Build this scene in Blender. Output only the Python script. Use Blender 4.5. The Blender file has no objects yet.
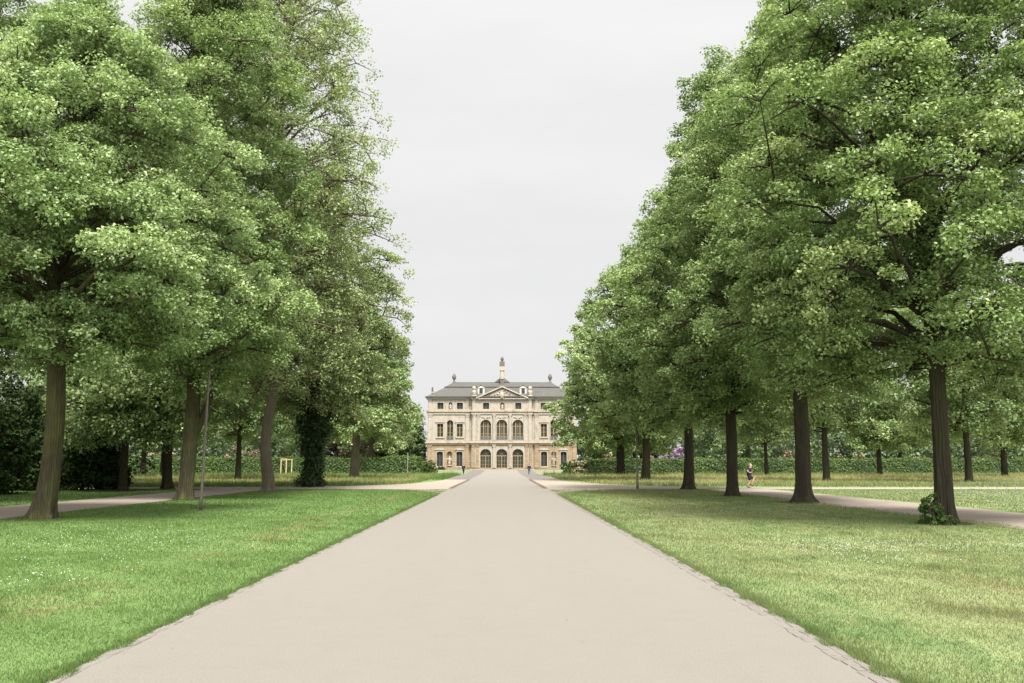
import bpy, bmesh, math, random
import numpy as np
from mathutils import Vector

S = bpy.context.scene
C = S.collection
RNG = np.random.default_rng(11)
random.seed(5)
PI = math.pi
R = math.radians

# ------------------------------------------------------------------ helpers
F, HC, HY, AX = 870.0, 1.75, 464.0, 502.0          # focal length in px, eye height, horizon row, avenue axis column


def ground_point(px, py):
    """metres on the ground that the photograph shows at a pixel"""
    th = math.atan((HY - 341.5) / F)
    yw = math.atan((512 - AX) / F * math.cos(th))
    v = Vector(((px - 512) / F, 1.0, -(py - 341.5) / F))
    v = Vector((v.x, v.y * math.cos(th) - v.z * math.sin(th), v.y * math.sin(th) + v.z * math.cos(th)))
    v = Vector((v.x * math.cos(yw) + v.y * math.sin(yw), -v.x * math.sin(yw) + v.y * math.cos(yw), v.z))
    k = HC / -v.z
    return (v.x * k, v.y * k)


def gz(y):
    t = min(1.0, max(0.0, (y - 150.0) / 45.0))
    return 0.46 * t * t * (3 - 2 * t)


def gzn(y):
    t = np.clip((y - 150.0) / 45.0, 0, 1)
    return 0.46 * t * t * (3 - 2 * t)


def tag(o, label=None, cat=None, group=None, kind=None):
    if label: o['label'] = label
    if cat: o['category'] = cat
    if group: o['group'] = group
    if kind: o['kind'] = kind
    return o


def empty(name, loc, rz=0.0):
    o = bpy.data.objects.new(name, None)
    C.objects.link(o)
    o.location = loc
    o.rotation_euler = (0, 0, rz)
    o.empty_display_size = 0.3
    return o


def link(name, me, parent=None, loc=(0, 0, 0)):
    o = bpy.data.objects.new(name, me)
    C.objects.link(o)
    o.location = loc
    if parent is not None:
        o.parent = parent
    return o


def mesh_np(name, v, f, mats, tint=None, smooth=False):
    """mesh from numpy arrays; f is (N,3) or (N,4)"""
    v = np.asarray(v, dtype=np.float32)
    f = np.asarray(f, dtype=np.int32)
    me = bpy.data.meshes.new(name)
    n, k = f.shape
    me.vertices.add(len(v))
    me.vertices.foreach_set('co', v.ravel())
    me.loops.add(n * k)
    me.loops.foreach_set('vertex_index', f.ravel())
    me.polygons.add(n)
    me.polygons.foreach_set('loop_start', np.arange(0, n * k, k, dtype=np.int32))
    me.polygons.foreach_set('loop_total', np.full(n, k, dtype=np.int32))
    if tint is not None:
        a = me.attributes.new('tint', 'FLOAT', 'FACE')
        a.data.foreach_set('value', np.asarray(tint, dtype=np.float32))
    if smooth:
        me.polygons.foreach_set('use_smooth', np.ones(n, dtype=bool))
    for m in (mats if isinstance(mats, (list, tuple)) else [mats]):
        me.materials.append(m)
    me.update(calc_edges=True)
    return me


class MB:
    """collects shapes, then becomes ONE mesh object"""
    def __init__(self):
        self.v, self.f = [], []

    def add(self, v, f):
        b = len(self.v)
        self.v += [tuple(p) for p in v]
        self.f += [tuple(i + b for i in q) for q in f]
        return self

    def box(self, x0, x1, y0, y1, z0, z1):
        v = [(x0, y0, z0), (x1, y0, z0), (x1, y1, z0), (x0, y1, z0), (x0, y0, z1), (x1, y0, z1), (x1, y1, z1), (x0, y1, z1)]
        return self.add(v, [(0, 3, 2, 1), (4, 5, 6, 7), (0, 1, 5, 4), (1, 2, 6, 5), (2, 3, 7, 6), (3, 0, 4, 7)])

    def frustum(self, a, b):
        """a, b = (x0,x1,y0,y1,z)"""
        v = []
        for (x0, x1, y0, y1, z) in (a, b):
            v += [(x0, y0, z), (x1, y0, z), (x1, y1, z), (x0, y1, z)]
        return self.add(v, [(0, 3, 2, 1), (4, 5, 6, 7), (0, 1, 5, 4), (1, 2, 6, 5), (2, 3, 7, 6), (3, 0, 4, 7)])

    def prism(self, pts, y0, y1):
        """outline in x,z (counter-clockwise seen from -y) pushed from y0 to y1"""
        n = len(pts)
        v = [(x, y0, z) for x, z in pts] + [(x, y1, z) for x, z in pts]
        f = [tuple(range(n)), tuple(range(2 * n - 1, n - 1, -1))]
        f += [(i, i + n, (i + 1) % n + n, (i + 1) % n) for i in range(n)]
        return self.add(v, f)

    def lathe(self, c, prof, sides=12):
        v, f = [], []
        for (r, z) in prof:
            for k in range(sides):
                a = 2 * PI * k / sides
                v.append((c[0] + r * math.cos(a), c[1] + r * math.sin(a), c[2] + z))
        for i in range(len(prof) - 1):
            for k in range(sides):
                k2 = (k + 1) % sides
                f.append((i * sides + k, i * sides + k2, (i + 1) * sides + k2, (i + 1) * sides + k))
        f.append(tuple(range(sides - 1, -1, -1)))
        f.append(tuple((len(prof) - 1) * sides + k for k in range(sides)))
        return self.add(v, f)

    def tube(self, pts, rad, sides=8):
        v, f = tube(pts, rad, sides)
        b = len(self.v)
        self.v += [tuple(p) for p in v]
        self.f += [tuple(int(i) + b for i in q) for q in f]
        n = len(pts)
        self.f.append(tuple(b + k for k in range(sides - 1, -1, -1)))
        self.f.append(tuple(b + (n - 1) * sides + k for k in range(sides)))
        return self

    def mesh(self, name, mat, smooth=False):
        me = bpy.data.meshes.new(name)
        me.from_pydata(self.v, [], self.f)
        me.materials.append(mat)
        if smooth:
            me.polygons.foreach_set('use_smooth', [True] * len(me.polygons))
        me.update()
        return me

    def build(self, name, mat, parent=None, loc=(0, 0, 0), smooth=False):
        return link(name, self.mesh(name, mat, smooth), parent, loc)


def tube(pts, rad, sides=8, flare=None):
    pts = np.asarray(pts, float)
    rad = np.broadcast_to(np.asarray(rad, float), (len(pts),))
    d = np.gradient(pts, axis=0)
    d /= np.linalg.norm(d, axis=1)[:, None] + 1e-9
    ref = np.where(np.abs(d[:, 2:3]) > 0.9, np.array([[1.0, 0, 0]]), np.array([[0, 0, 1.0]]))
    if np.abs(d[:, 2]).max() > 0.9 and np.abs(d[:, 2]).min() <= 0.9:
        ref = np.tile(np.array([[0.83, 0.55, 0.05]]), (len(pts), 1))
    u = np.cross(ref, d); u /= np.linalg.norm(u, axis=1)[:, None] + 1e-9
    w = np.cross(d, u)
    a = np.arange(sides) * 2 * PI / sides
    rr = rad[:, None] * np.ones(sides)[None]
    if flare is not None:
        rr = rr * flare(a)
    v = pts[:, None] + u[:, None] * (np.cos(a)[None, :, None] * rr[..., None]) + w[:, None] * (np.sin(a)[None, :, None] * rr[..., None])
    v = v.reshape(-1, 3)
    i = np.arange(len(pts) - 1)[:, None] * sides
    k = np.arange(sides)[None]
    k2 = (k + 1) % sides
    f = np.stack([i + k, i + k2, i + sides + k2, i + sides + k], -1).reshape(-1, 4)
    return v, f


# ------------------------------------------------------------------ materials
def new_mat(name):
    m = bpy.data.materials.new(name)
    m.use_nodes = True
    nt = m.node_tree
    nt.nodes.clear()
    out = nt.nodes.new('ShaderNodeOutputMaterial')
    return m, nt, out


def N(nt, typ, **kw):
    n = nt.nodes.new(typ)
    for k, v in kw.items():
        if k in n.inputs.keys() if isinstance(k, str) else False:
            n.inputs[k].default_value = v
        else:
            setattr(n, k, v)
    return n


def L(nt, a, b):
    nt.links.new(a, b)


def ramp(nt, stops, fac=None):
    r = nt.nodes.new('ShaderNodeValToRGB')
    e = r.color_ramp.elements
    while len(e) > 1: e.remove(e[-1])
    e[0].position = stops[0][0]; e[0].color = (*stops[0][1], 1)
    for p, c in stops[1:]:
        k = e.new(p); k.color = (*c, 1)
    if fac is not None: L(nt, fac, r.inputs[0])
    return r


def coords(nt, scale=(1, 1, 1)):
    t = nt.nodes.new('ShaderNodeNewGeometry')
    m = nt.nodes.new('ShaderNodeMapping')
    m.inputs['Scale'].default_value = scale
    L(nt, t.outputs['Position'], m.inputs['Vector'])
    return m.outputs[0]


def ocoords(nt, scale=(1, 1, 1)):
    t = nt.nodes.new('ShaderNodeTexCoord')
    m = nt.nodes.new('ShaderNodeMapping')
    m.inputs['Scale'].default_value = scale
    L(nt, t.outputs['Object'], m.inputs['Vector'])
    return m.outputs[0]


def noise(nt, vec, scale, detail=4, rough=0.55):
    n = nt.nodes.new('ShaderNodeTexNoise')
    n.inputs['Scale'].default_value = scale
    n.inputs['Detail'].default_value = detail
    n.inputs['Roughness'].default_value = rough
    L(nt, vec, n.inputs['Vector'])
    return n.outputs['Fac']


def mixc(nt, fac, a, b, mode='MIX'):
    m = nt.nodes.new('ShaderNodeMix')
    m.data_type = 'RGBA'
    m.blend_type = mode
    for s, x in ((m.inputs[0], fac), (m.inputs[6], a), (m.inputs[7], b)):
        if isinstance(x, (int, float)): s.default_value = x
        elif isinstance(x, tuple): s.default_value = (*x, 1)
        else: L(nt, x, s)
    return m.outputs[2]


def math_n(nt, op, a, b=None, clamp=False):
    m = nt.nodes.new('ShaderNodeMath')
    m.operation = op
    m.use_clamp = clamp
    for s, x in zip(m.inputs, (a, b)):
        if x is None: continue
        if isinstance(x, (int, float)): s.default_value = x
        else: L(nt, x, s)
    return m.outputs[0]


def principled(nt, out, col, rough=0.8, bump=None, bstr=0.3, bdist=0.02, metal=0.0, spec=0.3):
    p = nt.nodes.new('ShaderNodeBsdfPrincipled')
    p.inputs['Roughness'].default_value = rough
    p.inputs['Metallic'].default_value = metal
    p.inputs['Specular IOR Level'].default_value = spec
    if isinstance(col, tuple): p.inputs['Base Color'].default_value = (*col, 1)
    else: L(nt, col, p.inputs['Base Color'])
    if bump is not None:
        b = nt.nodes.new('ShaderNodeBump')
        b.inputs['Strength'].default_value = bstr
        b.inputs['Distance'].default_value = bdist
        L(nt, bump, b.inputs['Height'])
        L(nt, b.outputs[0], p.inputs['Normal'])
    L(nt, p.outputs[0], out.inputs[0])
    return p


def leaf_mat(name, stops, trans=0.34, trans_tint=(1.1, 1.15, 0.72), gloss=0.35):
    m, nt, out = new_mat(name)
    a = nt.nodes.new('ShaderNodeAttribute'); a.attribute_name = 'tint'
    r = ramp(nt, stops, a.outputs['Fac'])
    p = nt.nodes.new('ShaderNodeBsdfPrincipled')
    p.inputs['Roughness'].default_value = 0.5
    p.inputs['Specular IOR Level'].default_value = gloss
    L(nt, r.outputs[0], p.inputs['Base Color'])
    t = nt.nodes.new('ShaderNodeBsdfTranslucent')
    L(nt, mixc(nt, 1.0, r.outputs[0], trans_tint, 'MULTIPLY'), t.inputs[0])
    x = nt.nodes.new('ShaderNodeMixShader')
    x.inputs[0].default_value = trans
    L(nt, p.outputs[0], x.inputs[1]); L(nt, t.outputs[0], x.inputs[2])
    L(nt, x.outputs[0], out.inputs[0])
    return m


def plain(name, col, rough=0.7, metal=0.0, var=0.12, scale=6.0, spec=0.3):
    m, nt, out = new_mat(name)
    n = noise(nt, ocoords(nt), scale, 5)
    c = mixc(nt, n, tuple(x * (1 - var) for x in col), tuple(min(1, x * (1 + var)) for x in col))
    principled(nt, out, c, rough, n, 0.15, 0.01, metal, spec)
    return m


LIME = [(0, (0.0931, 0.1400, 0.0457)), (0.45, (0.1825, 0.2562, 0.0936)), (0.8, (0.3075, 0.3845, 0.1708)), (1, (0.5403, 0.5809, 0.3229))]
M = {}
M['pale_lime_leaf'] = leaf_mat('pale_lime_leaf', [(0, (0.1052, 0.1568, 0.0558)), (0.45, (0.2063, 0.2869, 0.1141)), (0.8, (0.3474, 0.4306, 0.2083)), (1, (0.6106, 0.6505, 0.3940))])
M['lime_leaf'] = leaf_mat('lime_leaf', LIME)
M['airy_leaf'] = leaf_mat('airy_leaf', [(0, (0.1345, 0.1708, 0.0666)), (0.5, (0.2306, 0.2902, 0.1207)), (1, (0.4611, 0.4955, 0.2603))])
M['maple_leaf'] = leaf_mat('maple_leaf', [(0, (0.0865, 0.1331, 0.0416)), (0.5, (0.1691, 0.2424, 0.0832)), (1, (0.4321, 0.4955, 0.2290))])
M['park_leaf'] = leaf_mat('park_leaf', [(0, (0.0960, 0.1452, 0.0585)), (0.5, (0.1922, 0.2647, 0.1082)), (1, (0.4418, 0.4955, 0.2499))])
M['wood_leaf'] = leaf_mat('wood_leaf', [(0, (0.0488, 0.0805, 0.0338)), (0.5, (0.1047, 0.1543, 0.0643)), (1, (0.2233, 0.2684, 0.1437))])
M['copper_leaf'] = leaf_mat('copper_leaf', [(0, (0.035, 0.02, 0.022)), (0.5, (0.07, 0.035, 0.038)), (1, (0.13, 0.07, 0.06))], 0.2, (1.2, .7, .6))
M['yew_leaf'] = leaf_mat('yew_leaf', [(0, (0.0110, 0.0208, 0.0064)), (0.6, (0.0258, 0.0440, 0.0122)), (1, (0.0598, 0.0880, 0.0224))], 0.12, gloss=0.08)
M['hedge_leaf'] = leaf_mat('hedge_leaf', [(0, (0.0262, 0.0490, 0.0085)), (0.6, (0.0541, 0.0944, 0.0158)), (1, (0.1222, 0.1680, 0.0292))], 0.25)
M['ivy_leaf'] = leaf_mat('ivy_leaf', [(0, (0.0112, 0.0252, 0.0070)), (0.6, (0.0280, 0.0595, 0.0140)), (1, (0.0700, 0.1260, 0.0280))], 0.15)
M['rhodo_leaf'] = leaf_mat('rhodo_leaf', [(0, (0.06, 0.075, 0.028)), (0.35, (0.13, 0.14, 0.06)), (0.5, (0.27, 0.23, 0.125)), (1, (0.40, 0.33, 0.20))], 0.15)
M['bronze_leaf'] = leaf_mat('bronze_leaf', [(0, (0.05, 0.05, 0.03)), (0.45, (0.14, 0.10, 0.06)), (1, (0.34, 0.22, 0.16))], 0.15)
M['lilac_leaf'] = leaf_mat('lilac_leaf', [(0, (0.04, 0.08, 0.02)), (0.30, (0.09, 0.13, 0.05)), (0.33, (0.24, 0.12, 0.24)), (1, (0.42, 0.27, 0.42))], 0.15, (1, 1, 1))
M['hedge_core'] = leaf_mat('hedge_core', [(0, (0.02, 0.045, 0.012)), (1, (0.03, 0.06, 0.016))], 0.0)
M['shoot_leaf'] = leaf_mat('shoot_leaf', [(0, (0.0360, 0.0792, 0.0180)), (1, (0.1080, 0.1800, 0.0432))], 0.3)


def bark(name, dark, light, moss):
    m, nt, out = new_mat(name)
    v = ocoords(nt, (1, 1, 0.22))
    n1 = noise(nt, v, 9, 6, 0.65)
    n2 = noise(nt, ocoords(nt), 0.9, 3)
    w = nt.nodes.new('ShaderNodeTexWave')
    w.inputs['Scale'].default_value = 4.5; w.inputs['Distortion'].default_value = 9; w.inputs['Detail'].default_value = 3
    L(nt, v, w.inputs['Vector'])
    c = mixc(nt, n1, dark, light)
    c = mixc(nt, ramp(nt, [(0.45, (0, 0, 0)), (0.7, (1, 1, 1))], n2).outputs[0], c, moss)
    h = math_n(nt, 'ADD', n1, math_n(nt, 'MULTIPLY', w.outputs['Fac'], 0.6))
    principled(nt, out, c, 0.9, h, 0.9, 0.06, 0, 0.2)
    return m


M['bark'] = bark('bark', (0.0101, 0.0085, 0.0054), (0.0605, 0.0496, 0.0341), (0.0372, 0.0387, 0.0147))
M['bark_pale'] = bark('bark_pale', (0.0512, 0.0398, 0.0285), (0.1708, 0.1394, 0.1025), (0.1138, 0.1081, 0.0626))


M['bark_moss'] = bark('bark_moss', (0.0180, 0.0157, 0.0082), (0.0850, 0.0725, 0.0428), (0.0820, 0.0862, 0.0265))


# --- lawn: colour is a property of the turf (dry streaks, clover, mown / unmown), shared by sheet and blades
def lawn_color(nt):
    g = nt.nodes.new('ShaderNodeNewGeometry')
    pos = g.outputs['Position']
    sep = nt.nodes.new('ShaderNodeSeparateXYZ'); L(nt, pos, sep.inputs[0])
    x, y = sep.outputs[0], sep.outputs[1]
    # z of blades must not matter: flatten
    cmb = nt.nodes.new('ShaderNodeCombineXYZ'); L(nt, x, cmb.inputs[0]); L(nt, y, cmb.inputs[1])
    p = cmb.outputs[0]
    mp = nt.nodes.new('ShaderNodeMapping'); mp.inputs['Scale'].default_value = (1, 0.45, 1); L(nt, p, mp.inputs[0])
    n_big = noise(nt, mp.outputs[0], 0.33, 4, 0.6)
    n_mid = noise(nt, mp.outputs[0], 1.3, 5, 0.65)
    n_fine = noise(nt, p, 11, 3, 0.7)
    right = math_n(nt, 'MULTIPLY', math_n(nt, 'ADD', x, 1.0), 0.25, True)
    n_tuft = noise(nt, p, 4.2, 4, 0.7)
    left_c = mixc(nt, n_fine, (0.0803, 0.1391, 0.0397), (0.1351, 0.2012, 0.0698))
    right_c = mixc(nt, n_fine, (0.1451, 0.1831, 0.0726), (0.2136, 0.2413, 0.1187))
    lush = math_n(nt, 'MULTIPLY', math_n(nt, 'SUBTRACT', n_mid, 0.46), 6.0, True)
    right_c = mixc(nt, math_n(nt, 'MULTIPLY', lush, 0.7), right_c, (0.0941, 0.1574, 0.0560))
    # the strip beside the avenue stays lush on both sides
    ax = math_n(nt, 'ABSOLUTE', x)
    edge = math_n(nt, 'SUBTRACT', 1.0, math_n(nt, 'MULTIPLY', math_n(nt, 'SUBTRACT', ax, 3.4), 0.8, True), True)
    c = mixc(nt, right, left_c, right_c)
    c = mixc(nt, math_n(nt, 'MULTIPLY', edge, 0.4), c, (0.1020, 0.1541, 0.0577))
    c = mixc(nt, math_n(nt, 'MULTIPLY', math_n(nt, 'SUBTRACT', n_tuft, 0.52), 4.0, True), c, mixc(nt, 0.55, c, (0.040, 0.080, 0.018)))
    c = mixc(nt, math_n(nt, 'MULTIPLY', math_n(nt, 'SUBTRACT', 0.42, n_tuft), 4.0, True), c, mixc(nt, 0.35, c, (0.21, 0.235, 0.085)))
    # dry streaks running along the avenue
    dl = math_n(nt, 'SUBTRACT', 1.0, math_n(nt, 'MULTIPLY', math_n(nt, 'ABSOLUTE', math_n(nt, 'ADD', x, 5.7)), 1.0), True)
    dr = math_n(nt, 'SUBTRACT', 1.0, math_n(nt, 'MULTIPLY', math_n(nt, 'ABSOLUTE', math_n(nt, 'SUBTRACT', x, 7.2)), 0.3), True)
    dry = math_n(nt, 'ADD', dl, math_n(nt, 'MULTIPLY', dr, 0.85))
    patch = math_n(nt, 'MULTIPLY', math_n(nt, 'SUBTRACT', n_mid, 0.42), 5.5, True)
    patch2 = math_n(nt, 'MULTIPLY', math_n(nt, 'SUBTRACT', n_big, 0.40), 5.5, True)
    d = math_n(nt, 'MULTIPLY', math_n(nt, 'MULTIPLY', dry, patch), patch2, True)
    c = mixc(nt, math_n(nt, 'MULTIPLY', math_n(nt, 'SUBTRACT', n_mid, 0.5), 1.6, True), c, mixc(nt, 0.45, c, (0.0393, 0.0714, 0.0200)))
    c = mixc(nt, math_n(nt, 'MULTIPLY', d, 0.72), c, (0.205, 0.172, 0.088))
    # bleached, trodden turf of the right lawn
    bleach = math_n(nt, 'MULTIPLY', math_n(nt, 'MULTIPLY', math_n(nt, 'SUBTRACT', n_big, 0.45), 4.0, True), right)
    c = mixc(nt, math_n(nt, 'MULTIPLY', bleach, math_n(nt, 'MULTIPLY', math_n(nt, 'SUBTRACT', n_tuft, 0.30), 1.6, True)), c, (0.200, 0.190, 0.105))
    # unmown meadow beyond the cross path: straw seed heads
    far = math_n(nt, 'MULTIPLY', math_n(nt, 'SUBTRACT', y, 70.0), 0.09, True)
    near_palace = math_n(nt, 'SUBTRACT', 1.0, math_n(nt, 'MULTIPLY', math_n(nt, 'SUBTRACT', y, 118.0), 0.05, True), True)
    near_palace = math_n(nt, 'MULTIPLY', near_palace, math_n(nt, 'MULTIPLY', math_n(nt, 'SUBTRACT', ax, 7.5), 0.4, True))
    straw = math_n(nt, 'MULTIPLY', math_n(nt, 'ADD', math_n(nt, 'MULTIPLY', patch2, 0.8), 0.12), math_n(nt, 'MULTIPLY', far, near_palace), True)
    c = mixc(nt, math_n(nt, 'MULTIPLY', straw, 0.85), c, (0.33, 0.30, 0.155))
    fore = math_n(nt, 'MULTIPLY', math_n(nt, 'SUBTRACT', y, 142.0), 0.05, True)
    c = mixc(nt, math_n(nt, 'MULTIPLY', fore, 0.8), c, (0.155, 0.165, 0.102))
    return c, n_fine, n_mid


def lawn_mats():
    m, nt, out = new_mat('lawn')
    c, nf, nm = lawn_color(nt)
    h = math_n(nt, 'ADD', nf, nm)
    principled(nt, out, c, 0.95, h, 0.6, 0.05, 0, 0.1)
    m2, nt, out = new_mat('grass_blade')
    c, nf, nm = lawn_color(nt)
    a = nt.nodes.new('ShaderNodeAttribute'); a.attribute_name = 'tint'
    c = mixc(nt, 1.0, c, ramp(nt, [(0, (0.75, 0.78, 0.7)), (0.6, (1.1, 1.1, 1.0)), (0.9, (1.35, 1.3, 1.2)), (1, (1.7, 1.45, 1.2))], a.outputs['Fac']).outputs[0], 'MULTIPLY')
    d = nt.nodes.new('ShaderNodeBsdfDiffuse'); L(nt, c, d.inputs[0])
    t = nt.nodes.new('ShaderNodeBsdfTranslucent'); L(nt, c, t.inputs[0])
    x = nt.nodes.new('ShaderNodeMixShader'); x.inputs[0].default_value = 0.45
    L(nt, d.outputs[0], x.inputs[1]); L(nt, t.outputs[0], x.inputs[2]); L(nt, x.outputs[0], out.inputs[0])
    return m, m2


M['lawn'], M['blade'] = lawn_mats()


def gravel(name, a, b, worn):
    m, nt, out = new_mat(name)
    v = coords(nt)
    vs = coords(nt, (1, 0.12, 1))
    f = noise(nt, v, 70, 3, 0.7)
    f2 = noise(nt, v, 260, 2, 0.6)
    big = noise(nt, vs, 0.9, 4)
    mid = noise(nt, v, 2.2, 7, 0.72)
    c = mixc(nt, math_n(nt, 'MULTIPLY', math_n(nt, 'SUBTRACT', math_n(nt, 'ADD', f, f2), 0.76), 2.1, True), tuple(x * .84 for x in a), tuple(x * 1.06 for x in b))
    c = mixc(nt, math_n(nt, 'MULTIPLY', math_n(nt, 'SUBTRACT', big, 0.42), 2.2, True), c, worn)
    c = mixc(nt, math_n(nt, 'MULTIPLY', math_n(nt, 'SUBTRACT', mid, 0.5), 1.6, True), c, tuple(x * 0.82 for x in worn))
    vo = nt.nodes.new('ShaderNodeTexVoronoi'); vo.inputs['Scale'].default_value = 55
    L(nt, v, vo.inputs['Vector'])
    sp = ramp(nt, [(0.0, (1, 1, 1)), (0.09, (1, 1, 1)), (0.14, (0, 0, 0))], vo.outputs['Distance']).outputs[0]
    c = mixc(nt, math_n(nt, 'MULTIPLY', sp, 0.5), c, (0.085, 0.075, 0.063))
    principled(nt, out, c, 0.95, math_n(nt, 'ADD', f, f2), 0.55, 0.014, 0, 0.04)
    return m


M['gravel'] = gravel('gravel', (0.1689, 0.1530, 0.1300), (0.2156, 0.1999, 0.1737), (0.1926, 0.1761, 0.1511))
M['sand'] = gravel('sand', (0.2359, 0.1972, 0.1604), (0.3041, 0.2613, 0.2213), (0.2725, 0.2292, 0.1858))
M['paving'] = plain('paving', (0.135, 0.124, 0.114), 0.95, 0, 0.2, 3, 0.03)
M['sett'] = plain('sett', (0.1476, 0.1332, 0.1152), 0.85, 0, 0.4, 2.3)
M['rust_kerb'] = plain('rust_kerb', (0.1054, 0.0651, 0.0496), 0.9, 0, 0.2, 4)
M['flower'] = plain('flower', (0.50, 0.50, 0.45), 0.8, 0, 0.05)


def stone(name, a, b, stain, joints):
    m, nt, out = new_mat(name)
    o = ocoords(nt)
    n = noise(nt, o, 0.8, 6, 0.65)
    n2 = noise(nt, ocoords(nt, (1, 1, 0.25)), 1.5, 5, 0.7)
    c = mixc(nt, n, a, b)
    c = mixc(nt, math_n(nt, 'MULTIPLY', math_n(nt, 'SUBTRACT', n2, 0.50), 4.0, True), c, stain)
    n3 = noise(nt, ocoords(nt, (1.0, 1, 0.5)), 4.5, 3, 0.7)
    c = mixc(nt, math_n(nt, 'MULTIPLY', math_n(nt, 'SUBTRACT', n3, 0.55), 3.5, True), c, tuple(x * .8 for x in stain))
    b_ = nt.nodes.new('ShaderNodeTexBrick')
    mp = nt.nodes.new('ShaderNodeMapping'); mp.inputs['Rotation'].default_value = (PI / 2, 0, 0)
    t = nt.nodes.new('ShaderNodeTexCoord'); L(nt, t.outputs['Object'], mp.inputs[0]); L(nt, mp.outputs[0], b_.inputs['Vector'])
    b_.inputs['Scale'].default_value = 1.0
    b_.inputs['Brick Width'].default_value = 1.25; b_.inputs['Row Height'].default_value = 0.56; b_.inputs['Mortar Size'].default_value = 0.028
    b_.inputs['Color1'].default_value = (1, 1, 1, 1); b_.inputs['Color2'].default_value = (0.84, 0.80, 0.75, 1)
    b_.inputs['Mortar'].default_value = (0.55, 0.5, 0.45, 1)
    c = mixc(nt, joints, c, mixc(nt, 1.0, c, b_.outputs['Color'], 'MULTIPLY'))
    principled(nt, out, c, 0.88, n2, 0.25, 0.03, 0, 0.2)
    return m


M['cream'] = stone('cream_stone', (0.2747, 0.2385, 0.1900), (0.3435, 0.3133, 0.2661), (0.1991, 0.1638, 0.1255), 0.4)
M['sandstone'] = stone('sandstone', (0.2358, 0.1720, 0.1087), (0.3013, 0.2369, 0.1630), (0.1703, 0.1201, 0.0755), 0.9)
M['trim'] = stone('trim_stone', (0.2644, 0.2330, 0.1850), (0.3306, 0.3015, 0.2491), (0.1719, 0.1406, 0.1066), 0.0)
M['cornice'] = stone('cornice_stone', (0.2752, 0.2184, 0.1622), (0.3822, 0.3120, 0.2352), (0.1299, 0.1092, 0.0811), 0.0)
M['statue'] = stone('statue_stone', (0.2293, 0.1950, 0.1541), (0.4204, 0.3666, 0.2920), (0.1529, 0.1248, 0.0973), 0.0)
M['dark_stone'] = plain('dark_stone', (0.10, 0.09, 0.08), 0.85, 0, 0.3)
M['wood'] = plain('stake_wood', (0.42, 0.30, 0.17), 0.8)
M['pole'] = plain('pole_metal', (0.1177, 0.1024, 0.0790), 0.6, 0.2)
M['wire'] = plain('wire', (0.2100, 0.2380, 0.2660), 0.5, 0.2)
M['white_frame'] = plain('white_frame', (0.4464, 0.4216, 0.3720), 0.6)
M['gold_frame'] = plain('ochre_frame', (0.2040, 0.1560, 0.0780), 0.6)
M['railing'] = plain('railing_metal', (0.1485, 0.1440, 0.1395), 0.6, 0.1)
M['black_trim'] = plain('gutter_metal', (0.055, 0.052, 0.05), 0.6)


def roof_mat():
    m, nt, out = new_mat('lead_roof')
    o = ocoords(nt)
    w = nt.nodes.new('ShaderNodeTexWave'); w.bands_direction = 'X'; w.wave_profile = 'SAW'
    w.inputs['Scale'].default_value = 0.48; w.inputs['Distortion'].default_value = 0
    L(nt, o, w.inputs['Vector'])
    seam = ramp(nt, [(0, (1, 1, 1)), (0.10, (0.0, 0.0, 0.0)), (0.9, (0, 0, 0)), (1, (1, 1, 1))], w.outputs['Fac']).outputs[0]
    n = noise(nt, ocoords(nt, (1, 1, 0.3)), 0.7, 5)
    c = mixc(nt, n, (0.06, 0.059, 0.053), (0.092, 0.09, 0.081))
    c = mixc(nt, math_n(nt, 'MULTIPLY', seam, 0.35), c, (0.08, 0.08, 0.072))
    principled(nt, out, c, 0.75, seam, 0.5, 0.05, 0.0, 0.12)
    return m


M['roof'] = roof_mat()


def glass_mat():
    m, nt, out = new_mat('window_glass')
    n = noise(nt, ocoords(nt), 0.6, 3)
    c = mixc(nt, n, (0.012, 0.012, 0.009), (0.05, 0.05, 0.038))
    principled(nt, out, c, 0.15, None, 0, 0, 0, 0.22)
    return m


M['glass'] = glass_mat()

# ------------------------------------------------------------------ sky, sun, camera
w = bpy.data.worlds.new('World')
S.world = w
w.use_nodes = True
nt = w.node_tree
nt.nodes.clear()
out = nt.nodes.new('ShaderNodeOutputWorld')
SUN_EL, SUN_AZ = 58.0, -14.0      # azimuth: from behind the camera's left
sky = nt.nodes.new('ShaderNodeTexSky')
sky.sky_type = 'NISHITA'
sky.sun_disc = False
sky.sun_elevation = R(SUN_EL)
sky.sun_rotation = R(180 + SUN_AZ)
b1 = nt.nodes.new('ShaderNodeBackground'); b1.inputs[1].default_value = 0.05
L(nt, sky.outputs[0], b1.inputs[0])
tc = nt.nodes.new('ShaderNodeTexCoord')
sp = nt.nodes.new('ShaderNodeSeparateXYZ'); L(nt, tc.outputs['Generated'], sp.inputs[0])
# cloud deck: thin and bright overhead, even and grey towards the palace
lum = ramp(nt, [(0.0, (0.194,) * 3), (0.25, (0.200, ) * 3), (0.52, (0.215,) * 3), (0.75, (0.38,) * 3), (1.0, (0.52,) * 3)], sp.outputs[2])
back = math_n(nt, 'MULTIPLY', math_n(nt, 'SUBTRACT', -0.05, sp.outputs[1]), 1.6, True)  # unseen brighter sky added behind the camera to light crowns and palace front
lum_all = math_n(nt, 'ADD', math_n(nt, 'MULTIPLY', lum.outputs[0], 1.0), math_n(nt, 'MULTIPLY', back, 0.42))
mp = nt.nodes.new('ShaderNodeMapping'); mp.inputs['Scale'].default_value = (1.2, 1.2, 5.0); L(nt, tc.outputs['Generated'], mp.inputs[0])
cl = noise(nt, mp.outputs[0], 1.7, 6, 0.55)
cloud = mixc(nt, 1.0, lum_all, ramp(nt, [(0.3, (0.955, 0.950, 0.945)), (0.7, (1.06, 1.055, 1.045))], cl).outputs[0], 'MULTIPLY')
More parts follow.
